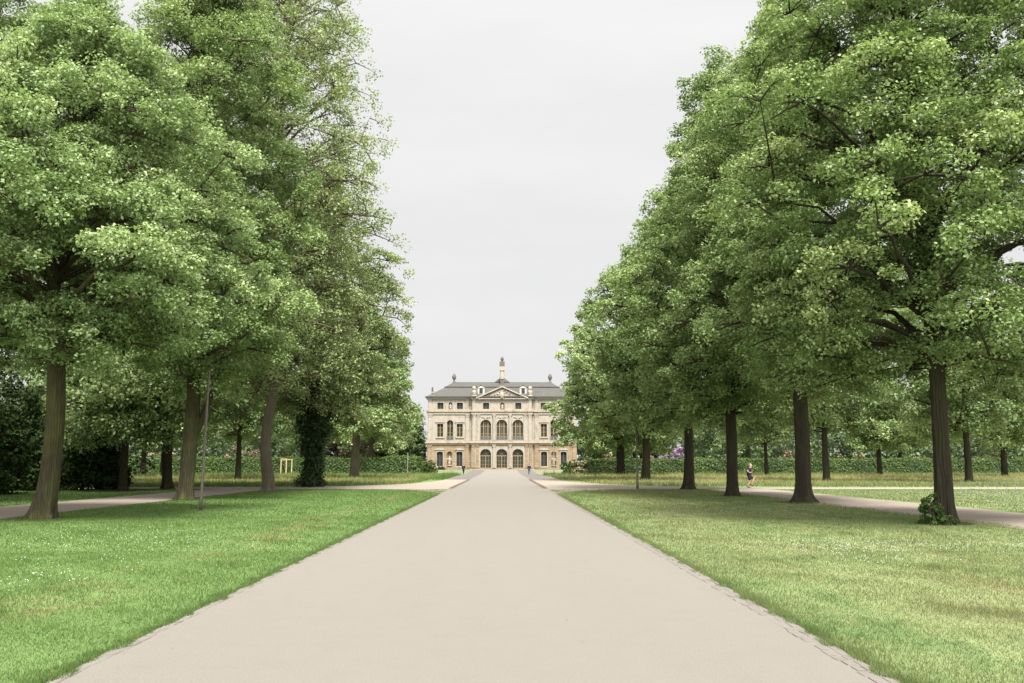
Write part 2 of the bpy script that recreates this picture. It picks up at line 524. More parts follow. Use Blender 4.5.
b2 = nt.nodes.new('ShaderNodeBackground'); b2.inputs[1].default_value = 1.43
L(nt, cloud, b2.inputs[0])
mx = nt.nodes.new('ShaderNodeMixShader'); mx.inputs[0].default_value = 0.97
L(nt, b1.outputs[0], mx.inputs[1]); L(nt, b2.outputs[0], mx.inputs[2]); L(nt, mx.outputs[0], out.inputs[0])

sd = bpy.data.lights.new('sun', 'SUN'); sd.energy = 3.4; sd.angle = R(18); sd.color = (1.0, 0.97, 0.92)
so = bpy.data.objects.new('sun', sd); C.objects.link(so)
saz = R(180 + SUN_AZ)             # direction towards the sun, measured from +Y clockwise
to_sun = Vector((math.sin(saz) * math.cos(R(SUN_EL)), math.cos(saz) * math.cos(R(SUN_EL)), math.sin(R(SUN_EL))))
so.rotation_euler = to_sun.to_track_quat('Z', 'Y').to_euler()
so.location = (0, -20, 60)

cd = bpy.data.cameras.new('camera'); cam = bpy.data.objects.new('camera', cd); C.objects.link(cam)
cd.sensor_width = 36.0; cd.lens = F / 1024 * 36.0; cd.clip_end = 6000; cd.clip_start = 0.1
pitch = math.atan((HY - 341.5) / F)
yaw = math.atan((512 - AX) / F * math.cos(pitch))
cam.location = (0, 0, HC)
cam.rotation_euler = (PI / 2 + pitch, 0, -yaw)
S.camera = cam
S.view_settings.view_transform = 'Standard'
S.view_settings.look = 'None'
S.view_settings.exposure = 1.56
S.view_settings.gamma = 1.0
S.cycles.use_denoising = True
S.cycles.max_bounces = 7
S.cycles.diffuse_bounces = 1
S.cycles.transmission_bounces = 4
S.cycles.transparent_max_bounces = 4

# ------------------------------------------------------------------ ground and paths
def sheet(name, rows, mat, dz, kind='structure', label=None):
    """rows: list of (y, [x...]) with equal counts"""
    k = len(rows[0][1])
    v, f = [], []
    for y, xs in rows:
        for x in xs: v.append((x, y, gz(y) + dz))
    for i in range(len(rows) - 1):
        for j in range(k - 1):
            f.append((i * k + j, i * k + j + 1, (i + 1) * k + j + 1, (i + 1) * k + j))
    me = bpy.data.meshes.new(name); me.from_pydata(v, [], f); me.materials.append(mat); me.update()
    o = link(name, me); o['kind'] = kind
    return o


def wob(y, seed, amp):
    return amp * (math.sin(y * 1.9 + seed) * 0.5 + math.sin(y * 4.7 + seed * 2.1) * 0.35 + math.sin(y * 11.3 + seed * 3.3) * 0.3)


ys = [-30, 0] + list(np.arange(10, 150, 10.0)) + list(np.arange(150, 200, 5.0)) + [200, 300, 500, 900, 1600, 3000]
xs = [-2500, -800, -300, -120, -60, -30, -15, -6, 0, 6, 15, 30, 60, 120, 300, 800, 2500]
sheet('lawn', [(y, xs) for y in ys], M['lawn'], 0.0)

XL, XR = -3.53, 2.98
ya = list(np.arange(-6, 60, 0.25)) + list(np.arange(60, 199, 1.5))
sheet('avenue', [(y, [XL - .13 + wob(y, 1, .03), 0, XR + .23 + wob(y, 2, .03)]) for y in ya], M['gravel'], 0.016)
yb = list(np.arange(-4, 78, 0.5))
sheet('side_path', [(y, [-20.6 + wob(y, 3, .12), -18, -16.2 + wob(y, 4, .10)]) for y in np.arange(-4, 62.5, 0.5)], M['sand'], 0.008)
sheet('side_path', [(y, [14.05 + wob(y, 5, .10), 16.5, 18.6 + wob(y, 6, .12)]) for y in np.arange(-4, 62.5, 0.5)], M['sand'], 0.008)


def poly_sheet(name, pts, mat, dz):
    bm = bmesh.new()
    vs = [bm.verts.new((x, y, gz(y) + dz)) for x, y in pts]
    f = bm.faces.new(vs)
    if f.normal.z < 0: f.normal_flip()
    bmesh.ops.triangulate(bm, faces=[f])
    me = bpy.data.meshes.new(name); bm.to_mesh(me); bm.free()
    me.materials.append(mat)
    o = link(name, me); o['kind'] = 'structure'
    return o


def smooth_poly(pts, n=4):
    """Catmull-Rom through an open polyline"""
    p = [pts[0]] + list(pts) + [pts[-1]]
    r = []
    for i in range(1, len(p) - 2):
        for k in range(n):
            t = k / n
            q = []
            for a in (0, 1):
                p0, p1, p2, p3 = p[i - 1][a], p[i][a], p[i + 1][a], p[i + 2][a]
                q.append(0.5 * (2 * p1 + (p2 - p0) * t + (2 * p0 - 5 * p1 + 4 * p2 - p3) * t * t + (3 * p1 - p0 - 3 * p2 + p3) * t ** 3))
            r.append(tuple(q))
    r.append(pts[-1])
    return r


rt = smooth_poly([(6.3, 99.6), (6.4, 92), (6.9, 84), (8.2, 76), (11, 70), (16, 66.4), (24, 65.4), (130, 65.4)])
rb = smooth_poly([(130, 61.4), (26, 61.4), (12, 61.6), (8, 61.0), (5.4, 58.5), (4.0, 55), (3.0, 51.5)])
poly_sheet('cross_path', [(2.7, 51.5), (2.7, 99.6)] + rt + rb, M['sand'], 0.012)
lt = smooth_poly([(-6.3, 99.6), (-6.6, 92), (-7.4, 84), (-9.0, 76), (-12, 71), (-18, 68.2), (-26, 67.4), (-130, 67.4)])
lb = smooth_poly([(-130, 61.6), (-26, 61.6), (-13, 62.2), (-8, 61.6), (-5.7, 59), (-4.4, 55.5), (-3.4, 52.5)])
poly_sheet('cross_path', ([(-3.2, 52.5), (-3.2, 99.6)] + lt + lb)[::-1], M['sand'], 0.012)
for sx, xe in ((-1, XL), (1, XR)):
    xo = sx * 6.4
    a, b = sorted((xe, xo))
    sheet('paved_strip', [(y, [a, b]) for y in np.arange(100, 198, 7.0)], M['paving'], 0.010)
    a, b = sorted((xe - sx * 0.02, xe + sx * 0.34))
    sheet('kerb_strip', [(y, [a, b]) for y in np.arange(63, 99.5, 4.0)], M['rust_kerb'], 0.022)

# the row of small setts that edges the avenue
for sx, xe in ((-1, XL), (1, XR)):
    mb = MB()
    y = 5.0
    while y < 52:
        ln = random.uniform(0.13, 0.24)
        for row in ((0, 1) if sx > 0 else (0,)):
            if random.random() < (0.95 if row == 0 else 0.85):
                wd = random.uniform(0.075, 0.105)
                x0 = xe + sx * (0.01 + row * 0.11) + random.uniform(-.015, .015) - (wd if sx < 0 else 0)
                h = 0.0195 + random.uniform(-.003, .006)
                j = [random.uniform(-.012, .012) for _ in range(4)]
                mb.frustum((x0 - .004, x0 + wd + .004, y, y + ln - .015, -0.02), (x0 + .012 + j[0], x0 + wd - .012 + j[1], y + .012 + j[2], y + ln - .027 + j[3], h))
        y += ln
    o = mb.build('kerb_setts', M['sett']); o['kind'] = 'structure'

# ------------------------------------------------------------------ grass blades
def blades(n_per, ylim, side, hmin, hmax, wid, xin, xout, rng):
    y0, y1 = ylim
    area = (y1 - y0) * (xout - xin)
    n = int(area * n_per)
    x = rng.uniform(xin, xout, n); y = rng.uniform(y0, y1, n)
    return x * side, y


def grass_mesh(x, y, hmin, hmax, wid, rng, z0=0.0, lean=0.75):
    n = len(x)
    # clumped heights
    h = rng.uniform(hmin, hmax, n) * (0.65 + 0.7 * (0.5 + 0.5 * np.sin(x * 2.1 + np.sin(y * 1.3) * 2) * np.sin(y * 1.7 + x * 0.6)))
    tall = np.sin(x * 1.31 + 1.7 * np.sin(y * .57)) * np.sin(y * .83 + 1.3 * np.sin(x * .71)) + .5 * np.sin(x * 3.7 + y * 2.9)
    h = h * (1 + .75 * np.clip(tall - .35, 0, 1)) * (1 + .15 * np.exp(-np.clip(np.abs(x) - 3.3, 0, 9) / .45))
    a = rng.uniform(0, 2 * PI, n)
    l = rng.normal(0, lean, n) * h
    az = rng.uniform(0, 2 * PI, n)
    z = gzn(y) + z0
    wv = wid * rng.uniform(.6, 1.4, n)
    p0 = np.stack([x - np.cos(a) * wv / 2, y - np.sin(a) * wv / 2, z], 1)
    p1 = np.stack([x + np.cos(a) * wv / 2, y + np.sin(a) * wv / 2, z], 1)
    p2 = np.stack([x + np.cos(az) * l, y + np.sin(az) * l, z + h], 1)
    v = np.stack([p0, p1, p2], 1).reshape(-1, 3)
    f = np.arange(3 * n).reshape(-1, 3)
    return v, f, rng.random(n)


def in_view(x, y, margin=2.5):
    return np.abs(x) < 0.62 * y + margin


rg = np.random.default_rng(3)
for side, xe in ((-1, -XL), (1, XR)):
    VV, FF, TT, off = [], [], [], 0
    for (yr, dens, hm, hx, wd, xo) in (((5, 11), 2600, .014, .042, .006, 10), ((11, 18), 1200, .016, .046, .009, 14.5),
                                       ((18, 30), 430, .02, .055, .014, 14.5), ((30, 61), 130, .025, .06, .025, 14.5)):
        if side < 0: xo = min(xo, 16.0) if xo < 14 else 16.0
        nn = int((yr[1] - yr[0]) * (xo - xe) * dens)
        x = rg.uniform(xe + (.11 if side < 0 else .22), xo, nn); y = rg.uniform(yr[0], yr[1], nn)
        k = in_view(x, y)
        v, f, t = grass_mesh(x[k] * side, y[k], hm, hx, wd, rg)
        VV.append(v); FF.append(f + off); TT.append(t); off += len(v)
    # tufts hanging over the setts
    nn = 26000
    y = 5 + 45 * rg.random(nn) ** 1.6
    x = xe + 0.09 + np.abs(rg.normal(0, .10, nn)) + 0.07 * np.sin(y * 3.1) * np.sin(y * 7.7) + (.10 if side > 0 else 0)
    v, f, t = grass_mesh(x * side, y, .02, .065, .008, rg, 0, .7)
    VV.append(v); FF.append(f + off); TT.append(t); off += len(v)
    o = link('grass', mesh_np('grass', np.concatenate(VV), np.concatenate(FF), M['blade'], np.concatenate(TT)))
    tag(o, 'mown green lawn grass ' + ('left' if side < 0 else 'right') + ' of the pale avenue', 'grass', kind='stuff')
# grass beyond the side paths and the unmown meadow in front of the hedges
for side in (-1, 1):
    VV, FF, TT, off = [], [], [], 0
    for (yr, xi, xo, dens, hm, hx, wd) in (((24, 61), 18.9 if side > 0 else 20.8, 46, 70, .025, .06, .035), ((67, 98), 8, 75, 26, .10, .34, .05), ((98, 143), 6.5, 100, 14, .18, .50, .07)):
        nn = int((yr[1] - yr[0]) * (xo - xi) * dens)
        x = rg.uniform(xi, xo, nn); y = rg.uniform(yr[0], yr[1], nn)
        k = in_view(x, y, 4)
        if yr[0] == 67: k &= x > np.interp(y, [67, 70, 76, 84, 98], [24, 12.5, 9.2, 7.6, 6.8])
        v, f, t = grass_mesh(x[k] * side, y[k], hm, hx, wd, rg)
        VV.append(v); FF.append(f + off); TT.append(t); off += len(v)
    o = link('meadow_grass', mesh_np('meadow_grass', np.concatenate(VV), np.concatenate(FF), M['blade'], np.concatenate(TT)))
    tag(o, 'tall straw tipped meadow grass in front of the ' + ('left' if side < 0 else 'right') + ' hedge', 'grass', kind='stuff')
# white clover and daisies
for side, spots, nm in ((-1, ((95, 545, 3.2, 2.6, 210), (30, 580, 1.3, 1.0, 60), (130, 530, 2.6, 2, 60), (395, 490, 2.5, 3.5, 130), (180, 540, 1.5, 1.5, 30)), 'left'),
                        (1, ((850, 549, 1.5, 1.0, 230), (965, 547, 2.4, .8, 170), (745, 512, 2.6, 1.6, 200), (880, 560, 1.4, 1.0, 80), (985, 494, 4.5, 2.0, 420)), 'right')):
    P = []
    for (px, py, rx, ry, n) in spots:
        cx, cy = ground_point(px, py)
        P.append(np.stack([rg.normal(cx, rx * .55, n), rg.normal(cy, ry * .9, n)], 1))
    P = np.concatenate(P)
    n = len(P)
    r = rg.uniform(.008, .0145, n) * (.92 if side < 0 else .85)
    zz = rg.uniform(.05, .085, n)
    v, f = [], []
    for i in range(n):
        b = len(v)
        for k in range(5):
            a = k * 2 * PI / 5
            v.append((P[i, 0] + r[i] * math.cos(a), P[i, 1] + r[i] * math.sin(a), zz[i]))
        v += [(P[i, 0], P[i, 1], zz[i] + r[i] * .9), (P[i, 0], P[i, 1], zz[i] - r[i] * .5)]
        for k in range(5):
            f += [(b + k, b + (k + 1) % 5, b + 5), (b + (k + 1) % 5, b + k, b + 6)]
    o = link('clover_flowers', mesh_np('clover_flowers', v, f, M['flower']))
    tag(o, 'scattered white clover blossoms in the ' + nm + ' lawn', 'flowers', kind='stuff')


# ------------------------------------------------------------------ foliage
def unit(a):
    return a / (np.linalg.norm(a, axis=-1, keepdims=True) + 1e-9)


def leaves(centers, nrm, size, rng, aspect=0.72, droop=0.15):
    n = len(centers)
    rnd = unit(rng.normal(size=(n, 3)))
    u = unit(np.cross(nrm, rnd))
    w_ = np.cross(nrm, u)
    s = size * rng.uniform(.65, 1.3, n)[:, None]
    d = np.array([0, 0, -1.0])[None] * s * droop
    p0 = centers - u * s * .5
    p1 = centers + w_ * s * aspect * .5
    p2 = centers + u * s * .5 + d
    p3 = centers - w_ * s * aspect * .5
    v = np.stack([p0, p1, p2, p3], 1).reshape(-1, 3)
    return v, np.arange(4 * n).reshape(-1, 4)


def clump_leaves(cc, rc, per, size, rng, flat=0.62, up=0.75, spread=0.6, tvar=None):
    """leaves spread through soft flattened balls around each centre"""
    n = len(cc)
    rc = np.broadcast_to(rc, (n,))
    idx = np.repeat(np.arange(n), per)
    d = unit(rng.normal(size=(len(idx), 3)))
    d[:, 2] = np.where(rng.random(len(idx)) < .45, np.abs(d[:, 2]), d[:, 2])
    rad = rng.random(len(idx)) ** 0.42
    o = d * (rad * rc[idx])[:, None]
    o[:, 2] *= flat
    pos = cc[idx] + o
    nr = unit(d * .55 + np.array([0, 0, up]) + rng.normal(size=d.shape) * spread)
    v, f = leaves(pos, nr, size, rng)
    base = rng.normal(.42, .13, n) if tvar is None else tvar
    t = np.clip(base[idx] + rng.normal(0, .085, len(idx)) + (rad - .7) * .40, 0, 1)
    return v, f, t


def bez(a, b, c, n):
    t = np.linspace(0, 1, n)[:, None]
    return (1 - t) ** 2 * a + 2 * (1 - t) * t * b + t * t * c


def make_tree(name, loc, prof, tr, rng, n_bough=80, per_bough=9, per_clump=100, leaf=.16, clump_r=.62, bough=(1.55, 1.45),
              leaf_m='lime_leaf', bark_m='bark', lean=(0, 0), bend=0.0, fork=None, inner=0.25, flat=0.62, droop=.22, sides=30,
              trunk_top=.82, twist=0.0, lobes=.16, shift=(0, 0), second=None, dome=.95, kink=(0, 0), flare=.38):
    """trunk with root flare, limbs that carry boughs, boughs of leaf clumps"""
    root = empty(name, loc)
    zs = np.array([p[0] for p in prof]); rs = np.array([p[1] for p in prof])
    top = zs[-1]
    fork = zs[0] if fork is None else fork
    # trunk
    m = 54
    zt = np.concatenate([[-.12, 0, .12, .3, .55, .9], np.linspace(1.4, top * trunk_top, m - 6)])
    q = zt / top
    cx = lean[0] * q * top + bend * np.sin(q * 9 + twist) * .25 + shift[0] * np.clip(q, 0, 1) ** 1.3
    cx = cx + kink[0] * (np.exp(-((zt - kink[1]) / 2.3) ** 2) - math.exp(-(kink[1] / 2.3) ** 2))
    cy = lean[1] * q * top + bend * np.cos(q * 7 + twist) * .15 + shift[1] * np.clip(q, 0, 1) ** 1.3
    rr = tr * np.clip(1 - .72 * np.clip((zt - fork * .3) / (top * trunk_top), 0, 1), .08, 1)
    path = np.stack([cx, cy, zt], 1)
    ph = rng.uniform(0, 6, 4)
    fl = 1 + flare * np.exp(-np.clip(zt, 0, None) / .26) + .10 * np.exp(-np.clip(zt, 0, None) / 1.2)
    tv, tf = tube(path, rr * fl, sides)
    A = np.arange(sides) * 2 * PI / sides
    lob = 1 + (np.exp(-np.clip(zt, 0, None) / .5)[:, None] * .22 + .035) * np.sin(5 * A + ph[0])[None] + .03 * np.sin(3 * A[None] + zt[:, None] * 1.7 + ph[1]) + .02 * np.sin(8 * A[None] + zt[:, None] * 2.9) + .022 * np.sin(14 * A[None] + 1.2 * np.sin(zt[:, None] * 1.9 + ph[2])) + rng.normal(0, .012, (len(zt), sides)) + .05 * np.sin(2 * A[None] + zt[:, None] * .8 + ph[3])
    tv = (tv.reshape(len(zt), sides, 3) - path[:, None]) * lob[..., None] + path[:, None]
    link('trunk', mesh_np('trunk', tv.reshape(-1, 3), tf, M[bark_m], smooth=True), root)

    def axis(z):
        return np.array([np.interp(z, zt, cx), np.interp(z, zt, cy), z])

    BV, BF, boff = [], [], 0

    def add_tube(p, r, s=5):
        nonlocal boff
        v, f = tube(p, r, s)
        BV.append(v); BF.append(f + boff); boff += len(v)
    if second is not None:          # a second stem leaving the fork
        p = bez(axis(second[0]), axis(second[0]) + np.array([second[1] * .6, second[2] * .6, second[3] * .35]), axis(second[0]) + np.array([second[1], second[2], second[3]]), 10)
        add_tube(p, np.linspace(tr * .62, tr * .2, 10), 12)
    # boughs
    dens = rs + .6
    zz = np.linspace(zs[0], zs[-1], 200)
    pdf = np.interp(zz, zs, rs) + .5
    cdf = np.cumsum(pdf); cdf /= cdf[-1]
    centers, tv_, ends = [], [], []
    for i in range(n_bough):
        z = float(np.interp((i + rng.random()) / n_bough, cdf, zz))
        r = float(np.interp(z, zs, rs))
        az = i * 2.39996 + rng.normal(0, .3)
        lob_ = 1 + lobes * math.sin(3 * az + z * .55 + ph[2]) + lobes * .7 * math.sin(5 * az - z * .9 + ph[3])
        rho = r * lob_ * (rng.uniform(.30, .68) if rng.random() < inner else rng.uniform(.80, 1.0))
        bs = rng.uniform(.75, 1.2)
        bl = bs * min(bough[0], .3 + r * .55); bw = bs * min(bough[1], .3 + r * .5)
        reach = max(.2, rho - bl * .75)
        ax_ = axis(z)
        o = np.array([math.cos(az), math.sin(az), 0]); t = np.array([-o[1], o[0], 0])
        P = ax_ + o * reach
        rel = (z - zs[0]) / (top - zs[0])
        zst = z - reach * (.15 + .75 * rel)
        zst = float(np.clip(zst, fork * .95 + rng.uniform(0, .8), top * trunk_top * .98))
        A0 = axis(zst)
        L_ = np.linalg.norm(P - A0)
        mid = (A0 + P) / 2 + np.array([0, 0, .16 * L_ * (1 - rel * .5)]) + rng.normal(0, .07, 3) * L_
        r0 = min(tr * .32, .02 + .017 * L_) * (1.25 if rel < .3 else 1)
        lp = bez(A0, mid, P, 8)
        lp[1:-1] += rng.normal(0, .03, (6, 3)) * L_ * .5
        if i % 2 == 0 or not ends:
            add_tube(lp, np.linspace(r0, r0 * .3, 8), 6)
            ends.append(lp)
        else:
            al = np.concatenate(ends)
            k0 = int(np.argmin(((al - P) ** 2).sum(1) + np.where(np.arange(len(al)) % 8 < 3, 9.0, 0)))
            add_tube(bez(al[k0], (al[k0] + P) / 2 + np.array([0, 0, .15]), P, 5), np.linspace(r0 * .4 + .01, .012, 5), 5)
        bt = float(np.clip(rng.normal(.44, .13), .15, .64))
        nb = max(3, int(per_bough * (bl * bw) / (bough[0] * bough[1]) * rng.uniform(.75, 1.25)))
        ab = rng.uniform(-1, 1, (nb, 2))
        ab[:, 0] = ab[:, 0] * .85 + .18
        keep = (ab ** 2).sum(1) < 1.35
        ab = ab[keep] if keep.sum() > 2 else ab
        for (a, b) in ab:
            q2 = min(1.0, (a - .1) ** 2 + b * b)
            h = -droop * (a * bl) + dome * bl * (math.sqrt(1 - q2) - .45) * rng.uniform(.35, 1.0) + rng.normal(0, .12)
            c = P + o * a * bl + t * b * bw + np.array([0, 0, h])
            c[2] = max(c[2], zs[0] - .35)
            centers.append(c); tv_.append(bt + rng.normal(0, .07))
            if rng.random() < .5:
                tm = (P + c) / 2 + np.array([0, 0, .12])
                add_tube(bez(P, tm, c, 4), np.linspace(r0 * .32 + .008, .008, 4), 4)
    link('branches', mesh_np('branches', np.concatenate(BV), np.concatenate(BF), M[bark_m], smooth=True), root)
    cc = np.array(centers)
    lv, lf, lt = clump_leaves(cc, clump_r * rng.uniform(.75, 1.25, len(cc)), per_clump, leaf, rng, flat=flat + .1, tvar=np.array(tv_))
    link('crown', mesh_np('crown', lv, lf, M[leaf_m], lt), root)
    return root


def copy_tree(o, parent=None):
    c = o.copy(); C.objects.link(c); c.parent = parent
    for ch in list(o.children): copy_tree(ch, c)
    return c


G1 = 'lime trees along the left side of the avenue'
G2 = 'lime trees along the right side of the avenue'
rt_ = lambda s: np.random.default_rng(s)


def at(px, py):
    x, y = ground_point(px, py)
    return (x, y, gz(y))


# a few fallen leaves and bracts on the gravel and its edges
r = np.random.default_rng(77)
n = 190
yy = 5 + 30 * r.random(n) ** 1.5
edge = np.where(r.random(n) < .5, XL, XR)
xx = np.where(r.random(n) < .7, edge - np.sign(edge) * np.abs(r.normal(0, .28, n)), r.uniform(XL, XR, n))
v, f = leaves(np.stack([xx, yy, np.full(n, .026)], 1), unit(np.array([0, 0, 1.0]) + r.normal(0, .25, (n, 3))), .022, r, .6, .05)
M['litter'] = leaf_mat('litter', [(0, (0.06, 0.045, 0.02)), (0.5, (0.12, 0.10, 0.04)), (1, (0.10, 0.12, 0.04))], 0.1)
tag(link('fallen_leaves', mesh_np('fallen_leaves', v, f, M['litter'], r.random(n))), 'small fallen leaves scattered on the avenue gravel', 'leaves', kind='stuff')

# ------------------------------------------------------------------ the avenue trees (each grown to its own outline)
t = make_tree('lime_tree', at(40, 519), [(5.1, 2.4), (6.1, 5.2), (7.4, 6.6), (9.2, 6.6), (12.4, 5.0), (15, 3.2), (17.6, .8)], .31, rt_(1),
              n_bough=230, per_bough=10, per_clump=165, leaf=.105, clump_r=.5, bough=(1.3, 1.25), leaf_m='pale_lime_leaf', bark_m='bark_moss', lean=(.012, 0), fork=4.6, bend=.8, flat=.6)
tag(t, 'low broad lime tree with pale flowering crown and mossy green trunk, nearest on the left', 'tree', G1)
t = make_tree('lime_tree', at(184, 500), [(5.7, 3), (7.3, 5.4), (12, 6.1), (18, 5.7), (23, 4.8), (27, 3), (30, .8)], .35, rt_(2),
              n_bough=220, per_bough=10, per_clump=125, leaf=.135, clump_r=.6, bark_m='bark_moss', lean=(.005, 0), fork=5.2, bend=.7, second=(2.8, 1.5, .4, 5.5))
T2 = t
tag(t, 'tall lime tree with thick forked grey brown trunk, beside the slim leaning lamp post', 'tree', G1)
t = make_tree('lime_tree', at(268, 491.5), [(6.6, 4.0), (9, 6.0), (14, 7.4), (20, 7.6), (26, 7.2), (31, 6.4), (36, 4.6), (40, 1.0)], .34, rt_(3),
              n_bough=380, per_bough=9, per_clump=34, leaf=.17, clump_r=.62, dome=.4, inner=.15, bough=(1.9, 1.6), leaf_m='airy_leaf', bark_m='bark_pale', lean=(-.002, 0), fork=7, bend=.6, kink=(-.46, 3.4),
              droop=.42, lobes=.12, flat=.75)
tag(t, 'airy tree with pale bare bent trunk and sky showing through its loose high crown', 'tree', G1)
t = make_tree('lime_tree', at(311, 487), [(5.6, 3.5), (8, 6.0), (12, 6.9), (16.5, 6.4), (20, 4.8), (24, 2.2), (26, .6)], .55, rt_(4),
              n_bough=165, per_bough=10, per_clump=85, leaf=.18, clump_r=.66, leaf_m='airy_leaf', droop=.4, lobes=.2)
tag(t, 'lime tree whose whole trunk is wrapped in dark ivy', 'tree', G1)
ri = rt_(44)
n = 420
zi = ri.uniform(.1, 6.6, n); ai = ri.uniform(0, 2 * PI, n)
rad_i = np.interp(zi, [0, .7, 1.6, 3.2, 4.6, 6.6], [1.15, .80, .62, .85, 1.4, 2.1]) * ri.uniform(.45, 1.1, n)
v, f, tt = clump_leaves(np.stack([np.cos(ai) * rad_i + .12 * zi * .3, np.sin(ai) * rad_i, zi], 1), .42, 30, .17, ri, 1.0, .2)
link('ivy', mesh_np('ivy', v, f, M['ivy_leaf'], tt), t)
t = make_tree('lime_tree', at(354, 479), [(4.6, 4.5), (7, 7.2), (11, 7.6), (15, 6.4), (19, 3.6), (22.5, .8)], .50, rt_(5),
              n_bough=120, per_bough=9, per_clump=50, leaf=.30, clump_r=.75, bough=(1.8, 1.6), leaf_m='lime_leaf', lean=(.03, 0), bark_m='bark_pale', fork=5, droop=.4)
tag(t, 'lime tree with slightly leaning light trunk standing in the meadow left of the avenue', 'tree', G1)
t = make_tree('lime_tree', (-22.3, 150.0, gz(150)), [(4.0, 4.6), (7, 7.4), (11, 7.6), (15, 6), (19, 3.2), (21.5, .8)], .55, rt_(6),
              n_bough=75, per_bough=9, per_clump=45, leaf=.42, clump_r=1.0, leaf_m='airy_leaf', bark_m='bark_pale', droop=.4)
tag(t, 'pale green lime tree with short trunk just in front of the left hedge', 'tree', G1)

t = make_tree('lime_tree', at(946, 523), [(4.5, 3.2), (5.7, 5.6), (8, 6.6), (11, 6.4), (15, 5.2), (19, 3.6), (22.5, .8)], .25, rt_(11),
              n_bough=290, per_bough=10, per_clump=155, leaf=.105, clump_r=.5, bough=(1.3, 1.25), lean=(-.012, 0), fork=4.6, bend=.35, leaf_m='maple_leaf')
tag(t, 'nearest lime tree on the right, a leafy shoot growing at its trunk foot', 'tree', G2)
t = make_tree('lime_tree', at(804, 502.5), [(5.2, 3.5), (6.8, 5.4), (10, 5.9), (14, 5.2), (18, 3.9), (22, 2.4), (25.5, .6)], .345, rt_(12), flare=.75,
              n_bough=200, per_bough=10, per_clump=125, leaf=.13, clump_r=.56, lean=(-.008, 0), fork=4.8, bend=.35)
tag(t, 'lime tree with widely flared dark trunk foot just right of the runner', 'tree', G2)
t = make_tree('lime_tree', at(733, 496), [(4.3, 3), (6.2, 5.2), (9.5, 5.7), (13, 5.5), (16, 4.8), (19.5, 3.0), (23.5, 1.8), (26, .5)], .30, rt_(13),
              n_bough=180, per_bough=10, per_clump=100, leaf=.155, clump_r=.6, lean=(-.008, 0), fork=4.6, bend=.3, leaf_m='maple_leaf')
tag(t, 'lime tree with straight dark trunk just left of the runner', 'tree', G2)
t = make_tree('lime_tree', at(689, 489.5), [(4.5, 3.5), (6.4, 6.2), (9.5, 6.7), (13, 6.3), (16, 4.8), (19.5, 2.8), (23, .6)], .33, rt_(14),
              n_bough=165, per_bough=10, per_clump=92, leaf=.18, clump_r=.66, lean=(-.02, 0), fork=4.6, bend=.7)
tag(t, 'lime tree with knobbly tapering trunk at the corner of cross path and right lawn', 'tree', G2)
t = make_tree('lime_tree', at(646, 481), [(5.0, 5), (7.2, 8.7), (10.5, 9.4), (14.5, 8.6), (17.5, 6.0), (20.5, 2.2), (22, .6)], .42, rt_(15),
              n_bough=150, per_bough=9, per_clump=55, leaf=.28, clump_r=.75, bough=(1.8, 1.6), fork=5, bend=.5)
tag(t, 'lime tree with slim reddish trunk in the meadow right of the slender post', 'tree', G2)
t = make_tree('lime_tree', at(621, 476), [(3.8, 6.5), (6.2, 9.8), (9.5, 10.3), (13.5, 9.2), (17, 6.2), (20.5, 3.0), (22.5, .6)], .58, rt_(16),
              n_bough=130, per_bough=9, per_clump=48, leaf=.36, clump_r=.85, bough=(2.0, 1.8), fork=4.6, leaf_m='maple_leaf')
tag(t, 'wide lime tree whose crown hangs across the right end of the palace', 'tree', G2)

# worn bare earth round the trunk feet
M['soil'] = gravel('soil', (0.045, 0.034, 0.022), (0.08, 0.062, 0.042), (0.06, 0.055, 0.028))
for (px, py, rr) in ((40, 519, 1.15), (184, 500, 1.2), (268, 491.5, 1.0), (946, 523, .95), (804, 502.5, 1.5), (733, 496, 1.1), (689, 489.5, 1.2)):
    x, y, _ = at(px, py)
    poly_sheet('bare_soil', [(x + rr * (1 + .22 * math.sin(a * 3 + x) + .12 * math.sin(a * 7 + y)) * math.cos(a), y + rr * (1 + .22 * math.sin(a * 3 + x)) * math.sin(a)) for a in np.arange(0, 2 * PI, .2)], M['soil'], .004)

# ------------------------------------------------------------------ park trees behind (three grown kinds, copied)
protos = []
protos.append(make_tree('park_tree', (0, 0, 0), [(5, 3.5), (8, 5.8), (13, 6.4), (18, 5.6), (23, 3.6), (26, .8)], .40, rt_(21), n_bough=95, per_bough=8, per_clump=75,
                        leaf=.26, clump_r=.85, leaf_m='park_leaf', sides=12))
protos.append(make_tree('park_tree', (0, 0, 0), [(4.2, 3.0), (5.4, 4.9), (7.6, 5.6), (10.2, 4.8), (12.5, 3), (14.5, .6)], .26, rt_(22), n_bough=75, per_bough=8, per_clump=85,
                        leaf=.225, clump_r=.8, leaf_m='park_leaf', sides=12, droop=.35))
protos.append(make_tree('park_tree', (0, 0, 0), [(3.6, 3.2), (4.8, 5.0), (7, 5.2), (9.5, 4.0), (12, .8)], .28, rt_(23), n_bough=75, per_bough=8, per_clump=85,
                        leaf=.225, clump_r=.85, leaf_m='lime_leaf', sides=12, droop=.35))
copper = make_tree('copper_beech', (-32.0, 172.0, gz(172)), [(2.4, 3.6), (5, 5.8), (9, 6), (12, 4.5), (15, .8)], .35, rt_(24), n_bough=55, per_bough=8, per_clump=45,
                   leaf=.45, clump_r=1.0, leaf_m='copper_leaf', sides=10)
tag(copper, 'dark purple leaved beech tree behind the left hedge', 'tree', 'trees in the park beyond the side paths')
used = set()
GP = 'trees in the park beyond the side paths'
